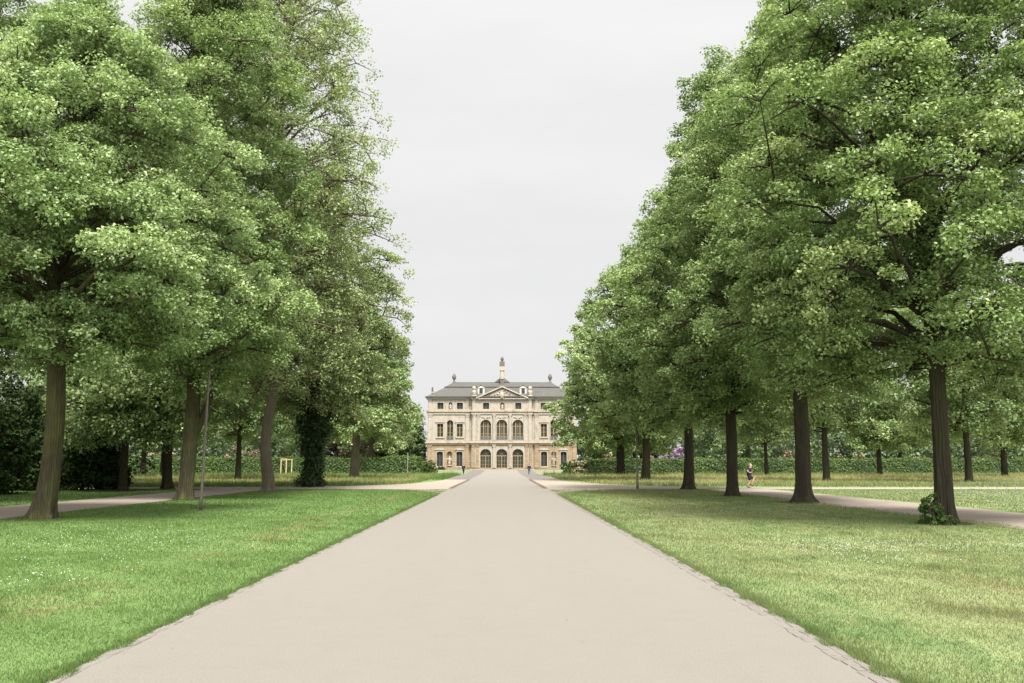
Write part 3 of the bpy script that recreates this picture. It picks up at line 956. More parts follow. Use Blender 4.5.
for k, x, y, sc, lab in (
        (3, -23.8, 63, .95, 'tall tree with dark trunk directly behind the thick forked lime'),
        (3, -25.5, 38, .98, 'tall tree mostly outside the picture behind the nearest left lime crown'),
        (1, -28.4, 95, 1.15, 'small meadow tree with low forked trunk, behind the pale bent trunk on the left'),
        (0, -31.0, 66, .92, 'dark tree standing among the shadowed yew shrubs at far left'),
        (3, -37.0, 50, .9, 'deep shaded tree closing the left edge behind the yew shrubs'),
        (2, -43.0, 112, 1.2, 'round low crowned tree on the left meadow in front of the hedge'),
        (0, -52.0, 128, .9, 'tall tree farthest left in front of the left hedge'),
        (2, -24.6, 57.5, .9, 'young tree with low light boughs between the two nearest left limes'),
        (3, -36.5, 80, .95, 'tall tree added for shade, rising behind the yew shrubs left of the hedge'),  # added to shade the left background
        (3, -45.0, 66, 1.0, 'tall tree added for shade at the left edge, far behind the yew shrubs'),  # added at the frame edge for the shade it casts
        (3, -33.5, 112, .85, 'tall tree added for shade behind the small meadow tree with the low forked trunk'),  # added for shade, trunk hidden by the meadow tree
        (1, -36.0, 158, 1.2, 'light green tree behind the left hedge, left of the purple beech'),
        (2, -25.5, 206, 1.4, 'dark green tree touching the left end of the palace'),
        (2, -33.0, 200, 1.45, 'dense round tree beyond the left hedge near the palace'),
        (1, 32.2, 87, 1.15, 'meadow tree with dark trunk just right of the widely flared lime trunk'),
        (2, 54.8, 127, 1.25, 'meadow tree with light trunk midway between the two nearest right limes'),
        (1, 42.7, 80, 1.2, 'small meadow tree with pale leaning trunk right of the nearest right lime'),
        (2, 65.0, 113, 1.25, 'meadow tree with thin dark trunk at the right edge'),
        (1, 36.8, 122, 1.1, 'meadow tree with dark trunk directly behind the runner'),
        (0, 50.0, 99, .9, 'tall park tree hidden behind the nearest right lime trunk'),
        (2, 24.5, 162, 1.15, 'round tree behind the right hedge, behind the slender post'),
        (2, 24.8, 206, 1.3, 'dark green tree touching the right end of the palace'),
        (1, 45.0, 160, 1.25, 'tree behind the right hedge above the purple lilac'),
        (2, 72.0, 158, 1.3, 'rounded tree behind the right hedge above the yellowish shrubs'),
        (1, 92.0, 150, 1.35, 'tree behind the right hedge at the far right')):
    if k == 3:
        o = copy_tree(T2)
    elif k in used:
        o = copy_tree(protos[k])
    else:
        o = protos[k]; used.add(k)
    o.location = (x, y, gz(y)); o.scale = (sc, sc, sc * (1 + .04 * math.sin(x)))
    o.rotation_euler = (0, 0, x * 1.7 + y)
    tag(o, lab, 'tree', GP)

# far wood that reads as one mass
for side in (-1, 1):
    r = rt_(31 + side)
    n = 4200
    x = r.uniform(24, 185, n); y = r.uniform(176, 212, n)
    near = r.random(n) < .22
    x = np.where(near, r.uniform(24, 44, n), x)
    y = np.where(x < 42, r.uniform(212, 240, n), y)
    hmax = 13 + 3.5 * np.sin(x * .21 + side) + 2.2 * np.sin(x * .57 + 2) + 2 * np.sin(x * .093)
    z = hmax * r.random(n)
    v, f, tt = clump_leaves(np.stack([x * side, y, z + gzn(y)], 1), 1.7, 34, .75, r, .7)
    o = link('far_woods', mesh_np('far_woods', v, f, M['wood_leaf'], tt))
    tag(o, 'dense wood closing the ' + ('left' if side < 0 else 'right') + ' horizon behind the hedge', 'woods', kind='stuff')


r = rt_(37)
n = 2600
x = -r.uniform(46, 105, n); y = r.uniform(34, 118, n)
z = (15 + 3 * np.sin(x * .3) + 2 * np.sin(y * .24)) * r.random(n)
v, f, tt = clump_leaves(np.stack([x, y, z], 1), 1.9, 40, .5, r, .7)
o = link('side_woods', mesh_np('side_woods', v, f, M['yew_leaf'], tt))
tag(o, 'dark dense wood closing the view at the far left behind the yew shrubs', 'woods', kind='stuff')


# ------------------------------------------------------------------ hedges and shrubs
def hedge(name, x0, x1, y0, y1, h, label, seed, per=24):
    root = empty(name, ((x0 + x1) / 2, (y0 + y1) / 2, 0))
    cx, cy = (x0 + x1) / 2, (y0 + y1) / 2
    hx, hy = (x1 - x0) / 2, (y1 - y0) / 2
    mb = MB(); mb.frustum((-hx + .25, hx - .25, -hy + .25, hy - .25, -.05), (-hx + .3, hx - .3, -hy + .3, hy - .3, h - .25))
    mb.build('branches', M['hedge_core'], root)
    r = rt_(seed)
    P, Nn = [], []
    def face(n, fn, nn):
        a, b = r.uniform(-1, 1, n), r.random(n)
        P.append(fn(a, b)); Nn.append(np.tile(np.array(nn, float), (n, 1)))
    dens = per
    o = np.ones
    face(int(2 * hx * h * dens * 2.4), lambda a, b: np.stack([a * hx, o(len(a)) * -hy, b * h], 1), (0, -1, .25))
    face(int(2 * hx * h * dens * .6), lambda a, b: np.stack([a * hx, o(len(a)) * hy, b * h], 1), (0, 1, .25))
    face(int(4 * hx * hy * dens * 2), lambda a, b: np.stack([a * hx, (b * 2 - 1) * hy, o(len(a)) * h], 1), (0, 0, 1))
    for s in (-1, 1):
        face(int(2 * hy * h * dens * 2.4), lambda a, b: np.stack([o(len(a)) * hx * s, a * hy, b * h], 1), (s, 0, .25))
    P = np.concatenate(P); Nn = np.concatenate(Nn)
    wave = .10 * np.sin(P[:, 0] * .9 + seed) + .07 * np.sin(P[:, 0] * 2.3) + .06 * np.sin(P[:, 2] * 3.1 + P[:, 0] * 1.3)
    P += Nn * (wave[:, None] + r.normal(0, .09, (len(P), 1)))
    P[:, 2] = np.clip(P[:, 2], .02, None)
    nr = unit(Nn + r.normal(size=P.shape) * .42)
    v, f = leaves(P, nr, .24, r)
    tt = np.clip(r.normal(.5, .2, len(P)) + .12 * np.sin(P[:, 0] * .8) + np.where(Nn[:, 2] > .9, .15, 0), 0, 1)  # leaves on top tinted lighter: sky light put into the colour
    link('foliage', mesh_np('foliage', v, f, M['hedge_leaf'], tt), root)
    tag(root, label, 'hedge', 'clipped hedges in front of the palace garden')
    return root


hedge('clipped_hedge', -100, -15.5, 146, 149, 2.75, 'long clipped green hedge on the left side of the avenue', 51)
hedge('clipped_hedge', -19.4, -13.1, 140, 145.2, 2.85, 'short boxy end block of the left hedge, nearest the avenue', 52)
hedge('clipped_hedge', 14.4, 110, 145, 148.5, 2.55, 'long clipped green hedge on the right side of the avenue', 53)


def shrub(name, x, y, rx, ry, h, mat, label, cat, group, seed, leaf=.3, n=70, per=40, low=.15):
    root = empty(name, (x, y, gz(y)))
    r = rt_(seed)
    d = unit(r.normal(size=(n, 3))); d[:, 2] = np.abs(d[:, 2])
    rad = r.random(n) ** .35
    P = d * rad[:, None] * np.array([rx * .82, ry * .82, h * .84])
    P *= (1 + .15 * np.sin(np.arctan2(d[:, 1], d[:, 0]) * 3 + seed))[:, None]
    P[:, 2] = np.clip(P[:, 2], low, None)
    v, f, tt = clump_leaves(P, min(rx, ry, h) * .24, per, leaf, r, .8, .4)
    link('foliage', mesh_np('foliage', v, f, M[mat], tt), root)
    mb = MB()
    for k in range(7):
        a = k * 2 * PI / 7 + seed
        e = np.array([math.cos(a) * rx * .55, math.sin(a) * ry * .55, h * .7])
        mb.tube(bez(np.array([math.cos(a) * .1, math.sin(a) * .1, -.05]), e * np.array([.5, .5, .8]), e, 5), np.linspace(.06, .02, 5), 5)
    mb.build('stems', M['bark'], root)
    tag(root, label, cat, group)
    return root


GY = 'dark shrubs in the shade at the far left'
for i, (x, y, rx, ry, h, lab) in enumerate((
        (-27.6, 60.5, 2.6, 2.6, 5.2, 'dark yew shrub nearest the left gap to the hedge'),
        (-31.5, 59.5, 3.0, 2.6, 7.0, 'tall dark yew shrub just right of the mossy leftmost trunk'),
        (-30.2, 51.5, 2.8, 2.6, 6.4, 'dark yew shrub directly behind the mossy leftmost trunk'),
        (-31.6, 44.5, 3.0, 2.8, 6.6, 'black green yew shrub left of the mossy leftmost trunk'),
        (-28.0, 36.0, 3.0, 2.8, 7.2, 'black green yew shrub at the left picture edge'),
        (-37.0, 55.0, 4.6, 4.0, 14.0, 'very tall yew at the left edge, highest of the dark shrubs'),
        (-36.0, 66.0, 3.4, 3.0, 8.5, 'tall yew shrub rising behind the other dark shrubs at the left'))):
    shrub('yew_shrub', x, y, rx, ry, h, 'yew_leaf', lab, 'shrub', GY, 60 + i, .26, 110, 60)
GR = 'flowering shrubs behind the hedges'
for i, (x, y, rx, ry, h, mat, lab, nm) in enumerate((
        (13.4, 149.5, 1.9, 1.9, 3.0, 'rhodo_leaf', 'round yellow green shrub at the left end of the right hedge', 'rhododendron_shrub'),
        (12.6, 160, 2.2, 2.0, 2.6, 'hedge_leaf', 'small green shrub between the palace and the right hedge end', 'rhododendron_shrub'),
        (19.0, 152, 3.4, 2.0, 4.6, 'rhodo_leaf', 'tall shrub with fading pinkish bloom behind the start of the right hedge', 'rhododendron_shrub'),
        (29.0, 153, 5.6, 2.2, 6.3, 'lilac_leaf', 'purple flowering shrub behind the right hedge', 'rhododendron_shrub'),
        (37.5, 153, 3.4, 2.0, 4.6, 'wood_leaf', 'dark green shrub right of the purple flowering one', 'rhododendron_shrub'),
        (50.0, 153, 5.0, 2.2, 4.6, 'bronze_leaf', 'pinkish bronze shrub behind the right hedge past the runner', 'rhododendron_shrub'),
        (60.5, 152, 5.5, 2.2, 4.0, 'rhodo_leaf', 'yellowish shrub behind the hedge left of the nearest right trunk', 'rhododendron_shrub'),
        (73.0, 152, 5.5, 2.2, 4.3, 'rhodo_leaf', 'yellowish shrub behind the hedge around the nearest right trunk', 'rhododendron_shrub'),
        (85.5, 152, 6.0, 2.2, 4.0, 'rhodo_leaf', 'yellowish shrub behind the hedge at the right edge', 'rhododendron_shrub'),
        (-13.6, 160, 2.3, 2.0, 2.6, 'hedge_leaf', 'small round green shrub between left hedge block and palace', 'rhododendron_shrub'),
        (-22.0, 153, 3.0, 2.0, 4.3, 'bronze_leaf', 'reddish bronze shrub behind the left hedge, nearest the palace', 'rhododendron_shrub'),
        (-27.2, 154, 3.2, 2.0, 5.4, 'bronze_leaf', 'reddish bronze shrub in front of the purple beech', 'rhododendron_shrub'),
        (-45.0, 154, 5.0, 2.2, 5.6, 'bronze_leaf', 'pinkish bronze shrub behind the left hedge by the tree stakes', 'rhododendron_shrub'),
        (-60.0, 154, 6.0, 2.2, 6.0, 'rhodo_leaf', 'yellowish shrub behind the far part of the left hedge', 'rhododendron_shrub'))):
    shrub(nm, x, y, rx, ry, h, mat, lab, 'shrub', GR, 80 + i, .32, 60, 40)
GE = 'tall bushes at the ends of the palace'
shrub('tall_bush', -20.2, 204.5, 3.2, 3.4, 14.0, 'wood_leaf', 'tall dark green bush against the left end of the palace', 'shrub', GE, 111, .4, 200, 60)
shrub('tall_bush', 20.2, 204.5, 3.2, 3.4, 14.0, 'wood_leaf', 'tall dark green bush against the right end of the palace', 'shrub', GE, 112, .4, 200, 60)
shrub('low_shrub', -13.6, 198.0, 1.5, .8, .9, 'hedge_leaf', 'low green shrub at the foot of the palace wall, left of the doors', 'shrub', 'low shrubs at the palace foot', 101, .25, 30, 30)
shrub('low_shrub', 14.3, 198.0, 1.6, .8, .8, 'hedge_leaf', 'low green shrub at the foot of the palace wall, right of the doors', 'shrub', 'low shrubs at the palace foot', 102, .25, 30, 30)
sx_, sy_, _ = at(929, 524.5)
shrub('leafy_shoot', sx_, sy_ - .1, .42, .36, 1.0, 'shoot_leaf', 'leafy green basal shoot at the foot of the nearest right lime', 'shoot', None, 103, .075, 75, 26, .06)
sx_, sy_, _ = at(941, 524.5)
shrub('ground_shoot', sx_, sy_ - .35, .40, .28, .35, 'shoot_leaf', 'low leafy tuft against the trunk base of the nearest right lime', 'shoot', None, 104, .065, 40, 18, .05)

# ------------------------------------------------------------------ posts, stakes, fence
def post(name, px, py, h, r, lean, label, cat, group, lamp=False):
    x, y, z = at(px, py)
    root = empty(name, (x, y, z))
    mb = MB()
    mb.tube([(0, 0, -.05), (0, 0, .5), (lean * .1, 0, .52), (lean, 0, h)], [r * 1.25, r * 1.25, r, r * .8], 10)
    mb.build('pole', M['pole'], root, smooth=True)
    mb = MB()
    if lamp:
        mb.lathe((lean, 0, h), [(r, 0), (r * 1.6, .05), (.16, .12), (.19, .42), (.10, .50), (.03, .58)], 12)
        mb.build('lamp_head', M['pole'], root)
    else:
        mb.lathe((lean, 0, h), [(r * .8, 0), (r * 1.1, .02), (r * 1.1, .06), (r * .5, .09)], 10)
        mb.build('cap', M['pole'], root)
    tag(root, label, cat, group)
    return root


GL = 'slim posts beside the avenue'
post('lamp_post', 200.5, 510, 5.3, .055, .07, 'tall slim grey brown lamp post on the left lawn beside the forked lime', 'lamp post', GL)
post('lamp_post', 637.5, 489, 4.4, .075, 0, 'slender post at the edge of the right lawn by the cross path', 'lamp post', GL)
post('lamp_post', 407.5, 475.2, 3.5, .07, 0, 'slender post in front of the boxy left hedge end', 'lamp post', GL)
post('lamp_post', 554, 474.6, 6.3, .085, 0, 'slender lamp post with a lamp head, in front of the palace right wing', 'lamp post', GL, lamp=True)

x, y, z = -34.0, 139.0, 0
st = empty('tree_stakes', (x, y, z))
for (dx, dy) in ((-.75, -.4), (.1, -.5), (.75, .4)):
    mb = MB(); mb.tube([(dx, dy, -.1), (dx, dy, 2.55)], [.10, .09], 8); mb.build('stake', M['wood'], st)
mb = MB(); mb.tube([(-.82, -.42, 2.5), (.18, -.52, 2.52)], .07, 6); mb.tube([(.1, -.5, 2.42), (.78, .42, 2.42)], .07, 6); mb.tube([(-.75, -.4, 2.36), (.75, .4, 2.36)], .06, 6)
mb.build('crossbar', M['wood'], st)
tag(st, 'yellow wooden tree support stakes with crossbars in front of the left hedge', 'tree stakes')

fx, fy, _ = at(962, 502.5)
fe = empty('wire_fence', (fx, fy, 0))
dx = 13.2 / F * (fy)      # spacing of about seven pixels at this distance
dx = .36
for k in range(9):
    mb = MB(); mb.tube([(k * dx * 1.25, k * .05, -.1), (k * dx * 1.25, k * .05, 1.0 - .02 * (k % 3))], .010, 6); mb.build('post', M['wire'], fe)
mb = MB()
for zz in (.35, .62, .9):
    mb.tube([(0, 0, zz), (8 * dx * 1.25, .4, zz)], .003, 5)
mb.build('wire', M['wire'], fe)
tag(fe, 'low thin wire fence on the grass behind the nearest right lime', 'fence')

# ------------------------------------------------------------------ the palace
PX = 0.05383
PY = 200.0
pal = empty('palace', (0, PY, gz(PY)))
tag(pal, 'cream and orange sandstone baroque palace at the end of the avenue', 'palace')
cx_ = lambda c: (c - 396) * PX          # column in the studied enlargement -> metres from the palace axis
rz_ = lambda r: (555 - r) * PX          # row -> metres above the forecourt


def arch_pts(x0, x1, z0, z1, n=12):
    """opening with a round head (counter-clockwise seen from the front)"""
    r = (x1 - x0) / 2; c = (x0 + x1) / 2; zs = z1 - r
    p = [(x0, z0), (x1, z0)]
    for k in range(n + 1):
        a = PI * k / n
        p.append((c + r * math.cos(a), zs + r * math.sin(a)))
    return p


def seg_pts(x0, x1, z0, z1, rise, n=6):
    p = [(x0, z0), (x1, z0)]
    for k in range(n + 1):
        t = k / n
        p.append((x1 + (x0 - x1) * t, z1 - rise + rise * math.sin(PI * t)))
    return p


def cut_walls(name, block, openings, mat, depth, yface):
    """a wall block with real recesses"""
    o = block.build(name, mat, pal)
    cut = MB()
    for pts in openings: cut.prism(pts, yface - 1, yface + depth)
    co = cut.build('cutter', mat)
    co.parent = pal
    md = o.modifiers.new('b', 'BOOLEAN'); md.operation = 'DIFFERENCE'; md.solver = 'EXACT'; md.object = co
    bpy.context.view_layer.update()
    dg = bpy.context.evaluated_depsgraph_get()
    me = bpy.data.meshes.new_from_object(o.evaluated_get(dg))
    o.modifiers.clear(); o.data = me
    bpy.data.objects.remove(co)
    return o


ARCH_C = [327, 395, 463]
win = []      # (kind, outline, x0,x1,z0,z1, yface)
YR = -0.85    # front of the risalit
G_op, U_op, GR_op, UR_op = [], [], [], []
for c in ARCH_C:
    x0, x1 = cx_(c - 23), cx_(c + 23)
    GR_op.append(('door', arch_pts(x0, x1, .12, rz_(468)), x0, x1, .12, rz_(468)))
    UR_op.append(('arched_window', arch_pts(x0, x1, rz_(430), rz_(345)), x0, x1, rz_(430), rz_(345)))
for c in (328, 465):
    UR_op.append(('attic_window', [(cx_(c - 13), rz_(300)), (cx_(c + 13), rz_(300)), (cx_(c + 13), rz_(273)), (cx_(c - 13), rz_(273))], cx_(c - 13), cx_(c + 13), rz_(300), rz_(273)))
for c in (133, 216, 574, 657):
    a, b = cx_(c - 13), cx_(c + 13)
    G_op.append(('window', seg_pts(a, b, rz_(540), rz_(479), .16), a, b, rz_(540), rz_(479)))
    U_op.append(('window', [(a, rz_(416)), (b, rz_(416)), (b, rz_(362)), (a, rz_(362))], a, b, rz_(416), rz_(362)))
    U_op.append(('attic_window', [(a, rz_(299)), (b, rz_(299)), (b, rz_(272)), (a, rz_(272))], a, b, rz_(299), rz_(272)))
for c in (175, 615):
    a, b = cx_(c - 13.5), cx_(c + 13.5)
    U_op.append(('arched_window', arch_pts(a, b, rz_(430), rz_(346)), a, b, rz_(430), rz_(346)))
niche = [arch_pts(cx_(c - 10), cx_(c + 10), rz_(540), rz_(478)) for c in (174, 615)]
anich = [arch_pts(cx_(c - 8), cx_(c + 8), rz_(302), rz_(270)) for c in (176, 615)]

ZB = rz_(445)
cut_walls('ground_floor_wall', MB().box(-17.1, 17.1, 0, 15, -.6, ZB), [o[1] for o in G_op] + niche, M['sandstone'], .55, 0)
cut_walls('upper_wall', MB().box(-17.0, 17.0, .06, 15, ZB + .002, rz_(250)), [o[1] for o in U_op] + anich, M['cream'], .5, .06)
cut_walls('porch_wall', MB().box(-6.95, 6.95, YR, -.004, -.6, ZB + .1), [o[1] for o in GR_op], M['sandstone'] if False else M['trim'], .6, YR)
cut_walls('central_upper_wall', MB().box(-6.85, 6.85, YR + .05, -.004, ZB + .102, rz_(252)), [o[1] for o in UR_op] + [arch_pts(cx_(388), cx_(406), rz_(304), rz_(272))], M['cream'], .55, YR + .05)


def frame_outline(pts, w, y0, y1, mb):
    """a band of width w around an outline"""
    n = len(pts)
    cx = sum(p[0] for p in pts) / n; cz = sum(p[1] for p in pts) / n
    x0 = min(p[0] for p in pts); x1 = max(p[0] for p in pts); z0 = min(p[1] for p in pts); z1 = max(p[1] for p in pts)
    sx = (x1 - x0 + 2 * w) / (x1 - x0); sz = (z1 - z0 + 2 * w) / (z1 - z0); mx = (x0 + x1) / 2; mz = (z0 + z1) / 2
    q = [(mx + (x - mx) * sx, mz + (z - mz) * sz) for x, z in pts]
    v = [(x, y0, z) for x, z in pts] + [(x, y0, z) for x, z in q] + [(x, y1, z) for x, z in pts] + [(x, y1, z) for x, z in q]
    f = []
    for i in range(n):
        j = (i + 1) % n
        f += [(i, n + i, n + j, j), (n + i, 3 * n + i, 3 * n + j, n + j), (2 * n + i, i, j, 2 * n + j), (2 * n + i, 2 * n + j, 3 * n + j, 3 * n + i)]
    mb.add(v, f)


def make_window(kind, pts, x0, x1, z0, z1, yf, rec):
    g = MB(); g.prism(pts, yf + rec - .14, yf + rec - .02)
    nm = {'door': 'door', 'arched_window': 'arched_window', 'window': 'window', 'attic_window': 'attic_window'}[kind]
    o = g.build(nm, M['glass'], pal)
    fr = MB()
    ya, yb = yf + rec - .22, yf + rec - .142
    xm = (x0 + x1) / 2; wd = x1 - x0
    if kind == 'door':
        zt = z0 + (z1 - z0) * .66
        for xx in (x0, x0 + wd * .25, xm, x0 + wd * .75, x1):
            e = .085 if xx in (x0, xm, x1) else .03
            fr.box(max(x0, xx - e), min(x1, xx + e), ya, yb, z0, zt)
        fr.box(x0, x1, ya - .03, yb, zt - .1, zt + .1)
        fr.box(x0, x1, ya - .02, yb, z0, z0 + .35)
        for q in (.33, .62): fr.box(x0, x1, ya + .02, yb, z0 + (zt - z0) * q - .03, z0 + (zt - z0) * q + .03)
        for a in (45, 90, 135):
            r = wd / 2
            zc = z1 - r
            fr.add([(xm - .03, ya + .03, zc), (xm + .03, ya + .03, zc), (xm + .03 + r * .96 * math.cos(R(a)), ya + .03, zc + r * .96 * math.sin(R(a))), (xm - .03 + r * .96 * math.cos(R(a)), ya + .03, zc + r * .96 * math.sin(R(a)))], [(0, 1, 2, 3)])
        mat = M['gold_frame']
    elif kind == 'arched_window' and wd > 2:
        for q in (.0, .30, .70, 1.0): fr.box(max(x0, x0 + wd * q - .10), min(x1, x0 + wd * q + .10), ya, yb, z0, z1 - wd * (.5 if q in (0, 1) else .08))
        for q in (.30, .68): fr.box(x0, x1, ya + .02, yb, z0 + (z1 - z0) * q - .06, z0 + (z1 - z0) * q + .06)
        fr.box(xm - .04, xm + .04, ya + .03, yb, z0, z1 - .1)
        mat = M['gold_frame']
    else:
        fr.box(xm - .09, xm + .09, ya, yb, z0, z1 - .02)
        fr.box(x0, x0 + .1, ya, yb, z0, z1 - (wd * .5 if kind == 'arched_window' else .15)); fr.box(x1 - .1, x1, ya, yb, z0, z1 - (wd * .5 if kind == 'arched_window' else .15))
        for q in ((.36, .7) if z1 - z0 > 2 else (.5,)):
            fr.box(x0, x1, ya + .02, yb, z0 + (z1 - z0) * q - .045, z0 + (z1 - z0) * q + .045)
        mat = M['gold_frame'] if z0 > ZB and z1 - z0 > 2 else M['black_trim']
    fr.build('frame', mat, o)
    su = MB()
    frame_outline(pts, .20 if kind != 'door' else .26, yf - .10, yf + .02, su)
    if kind == 'window':
        su.box(x0 - .38, x1 + .38, yf - .22, yf + .01, z1 + .32, z1 + .46)
        su.box(x0 - .3, x1 + .3, yf - .20, yf + .01, z0 - .34, z0 - .20)
        if z0 < ZB:
            su.add([(x, y, z) for y in (yf - .2, yf + .01) for x, z in seg_pts(x0 - .4, x1 + .4, z1 + .46, z1 + .85, .38)], [tuple(range(9)), tuple(range(17, 8, -1))] + [(i, i + 9, (i + 1) % 9 + 9, (i + 1) % 9) for i in range(9)])
    if kind == 'arched_window' or kind == 'door':
        su.box(xm - .18, xm + .18, yf - .22, yf - .11, z1 - .05, z1 + .55)
    su.build('surround', M['trim'], o)
    if kind == 'arched_window':
        rl = MB()
        rl.box(x0 - .1, x1 + .1, yf - .16, yf - .10, z0 + .78, z0 + .88); rl.box(x0 - .1, x1 + .1, yf - .16, yf - .10, z0 - .02, z0 + .08)
        nb = int(wd / .16)
        for k in range(nb + 1):
            xx = x0 - .08 + (wd + .16) * k / nb
            rl.box(xx - .035, xx + .035, yf - .15, yf - .11, z0 + .08, z0 + .78)
        rl.build('balustrade', M['railing'], o)


for ops, yf, rec in ((G_op, 0, .55), (U_op, .06, .5), (GR_op, YR, .6), (UR_op, YR + .05, .55)):
    for o in ops: make_window(*o, yf, rec)


def band(name, z0, z1, out, mat, x=17.1, xr=6.95):
    mb = MB()
    yo, yr = -out, YR - out
    xo, xi = x + out, xr + out
    v = []
    for z in (z0, z1):
        v += [(-xo, 15 + out, z), (-xo, yo, z), (-xi, yo, z), (-xi, yr, z), (xi, yr, z), (xi, yo, z), (xo, yo, z), (xo, 15 + out, z)]
    f = [(0, 1, 2, 3, 4, 5, 6, 7)[::-1], tuple(range(8, 16))] + [(i, (i + 1) % 8, (i + 1) % 8 + 8, i + 8) for i in range(8)]
    # butt against the walls: the band is a solid slab a little larger than the block
    mb.add(v, [tuple(q) for q in f])
    return mb.build(name, mat, pal)


band('plinth', -.6, .42, .14, M['sandstone'])
# plinth must not close the doors: doors start above a step, so cut it back there by a lower threshold
band('string_course', ZB - .30, ZB + .06, .22, M['cornice'])
band('cornice', ZB + .062, ZB + .42, .46, M['cornice'])
band('sill_course', ZB + .422, ZB + .62, .16, M['trim'])
band('cornice', rz_(311), rz_(304), .34, M['cornice'])
band('frieze', rz_(322), rz_(311) - .003, .12, M['trim'])
band('eaves_cornice', rz_(258), rz_(251), .30, M['trim'], 17.0)
band('eaves_cornice', rz_(251) + .003, rz_(245), .62, M['black_trim'], 17.0)

# pilasters, quoins, columns
def pil(name, xc, w, z0, z1, y, d, mat):
    mb = MB()
    mb.box(xc - w / 2, xc + w / 2, y - d, y + .01, z0, z1)
    mb.box(xc - w / 2 - .09, xc + w / 2 + .09, y - d - .08, y + .01, z0 - .002, z0 + .3)
    mb.box(xc - w / 2 - .05, xc + w / 2 + .05, y - d - .05, y + .01, z1 - .62, z1 - .5)
    mb.frustum((xc - w / 2 - .02, xc + w / 2 + .02, y - d - .02, y + .01, z1 - .42), (xc - w / 2 - .16, xc + w / 2 + .16, y - d - .14, y + .01, z1 + .001))
    return mb.build(name, mat, pal)


zu0, zu1 = ZB + .62, rz_(322)
for s in (-1, 1):
    for xc in (6.35, 5.35): pil('pilaster', s * xc, .62, zu0, zu1, YR + .05, .16, M['trim'])
    pil('pilaster', s * 7.9, .8, zu0, zu1, .06, .16, M['trim'])
    pil('pilaster', s * 16.45, .85, zu0, zu1, .06, .16, M['trim'])
    for xc in (6.5, 5.55): pil('pilaster', s * xc, .6, .42, ZB - .30, YR, .16, M['sandstone'])
    for xc in (7.9, 16.5): pil('pilaster', s * xc, .85, .42, ZB - .30, 0, .16, M['sandstone'])
    for xc in (6.4, 7.9, 16.45): pil('pilaster', s * xc, .6, rz_(304), rz_(258), (YR + .05) if xc < 7 else .06, .12, M['trim'])
    # column between the arches
    for lvl, (z0, z1, yy, mat) in enumerate(((.42, ZB - .3, YR, M['trim']), (zu0, zu1, YR + .05, M['trim']))):
        mb = MB(); x = s * 1.83
        mb.box(x - .42, x + .42, yy - .3, yy + .01, z0, z0 + .25)
        mb.tube([(x, yy - .06, z0 + .25), (x, yy - .06, z0 + (z1 - z0) * .45), (x, yy - .06, z1 - .5)], [.32, .32, .27], 14)
        mb.frustum((x - .28, x + .28, yy - .34, yy + .01, z1 - .5), (x - .44, x + .44, yy - .42, yy + .01, z1))
        mb.build('column', mat, pal)


def figure(name, x, y, z, h, seed, parent=pal, mat='statue', w=1.0):
    """a weathered robed statue: lathed robe, shoulders and head, a raised arm"""
    r = rt_(seed)
    mb = MB()
    k = h
    mb.box(x - .22 * k * w, x + .22 * k * w, y - .16 * k, y + .16 * k, z, z + .12 * k)
    mb.lathe((x, y, z + .12 * k), [(.17 * k * w, 0), (.15 * k * w, .2 * k), (.12 * k * w, .4 * k), (.15 * k * w, .56 * k), (.13 * k * w, .66 * k), (.05 * k, .70 * k), (.065 * k, .76 * k), (.06 * k, .84 * k), (.01 * k, .88 * k)], 10)
    mb.tube([(x + .13 * k * w, y, z + .74 * k), (x + .24 * k * w, y - .05 * k, z + .58 * k), (x + .12 * k, y - .14 * k, z + .50 * k)], [.05 * k, .04 * k, .03 * k], 6)
    mb.tube([(x - .13 * k * w, y, z + .74 * k), (x - .22 * k * w, y - .05 * k, z + .60 * k), (x - .20 * k, y - .12 * k, z + .74 * k)], [.05 * k, .04 * k, .03 * k], 6)
    return mb.build(name, M[mat], parent, smooth=True)


for c in (174, 615): figure('niche_statue', cx_(c), .18, rz_(540), 2.3, 5)
for c, yy in ((176, .3), (615, .3)): figure('bust', cx_(c), yy, rz_(302), 1.4, 6, w=1.35)
figure('bust', cx_(397), YR + .32, rz_(304), 1.5, 7, w=1.3)

# pediment with relief
zp0, zpa = rz_(258), rz_(211)
pw = 5.65
yp = YR - .15
pe = MB(); pe.prism([(-pw, zp0 + .02), (pw, zp0 + .02), (0, zpa)], yp, 4.0)
po = pe.build('pediment', M['cream'], pal)
rk = MB()
for s in (-1, 1):
    a, b = np.array([s * (pw + .3), zp0 + .08]), np.array([0, zpa + .16])
    d = (b - a) / np.linalg.norm(b - a); nrm = np.array([-d[1], d[0]]) * (s)
    q = [a, b, b + np.array([0, .36]), a + np.array([0, .32])]
    if s < 0: q = q
    else: q = [q[1], q[0], q[3], q[2]]
    rk.prism([tuple(p) for p in q], yp - .5, 4.1)
rk.box(-pw - .4, pw + .4, yp - .35, yp + .01, zp0 - .02, zp0 + .2)
rk.build('raking_cornice', M['trim'], po)
rr_ = rt_(71)
rel = MB()
for k in range(46):
    x = rr_.uniform(-4.3, 4.3); hmax = (zpa - zp0 - .55) * (1 - abs(x) / pw) - .15
    if hmax < .25: continue
    z = zp0 + .35 + rr_.random() * max(.05, hmax - .2)
    q = rr_.uniform(.14, .34)
    a = rr_.uniform(0, PI)
    rel.tube([(x - q * math.cos(a), yp - .03, z - q * math.sin(a)), (x, yp - .16, z), (x + q * math.cos(a), yp - .03, z + q * math.sin(a))], [.05, q * .62, .05], 6)
rel.lathe((0, yp - .12, zp0 + .3), [(.5, 0), (.62, .5), (.55, 1.0), (.25, 1.35), (.3, 1.6), (.05, 1.75)], 10)
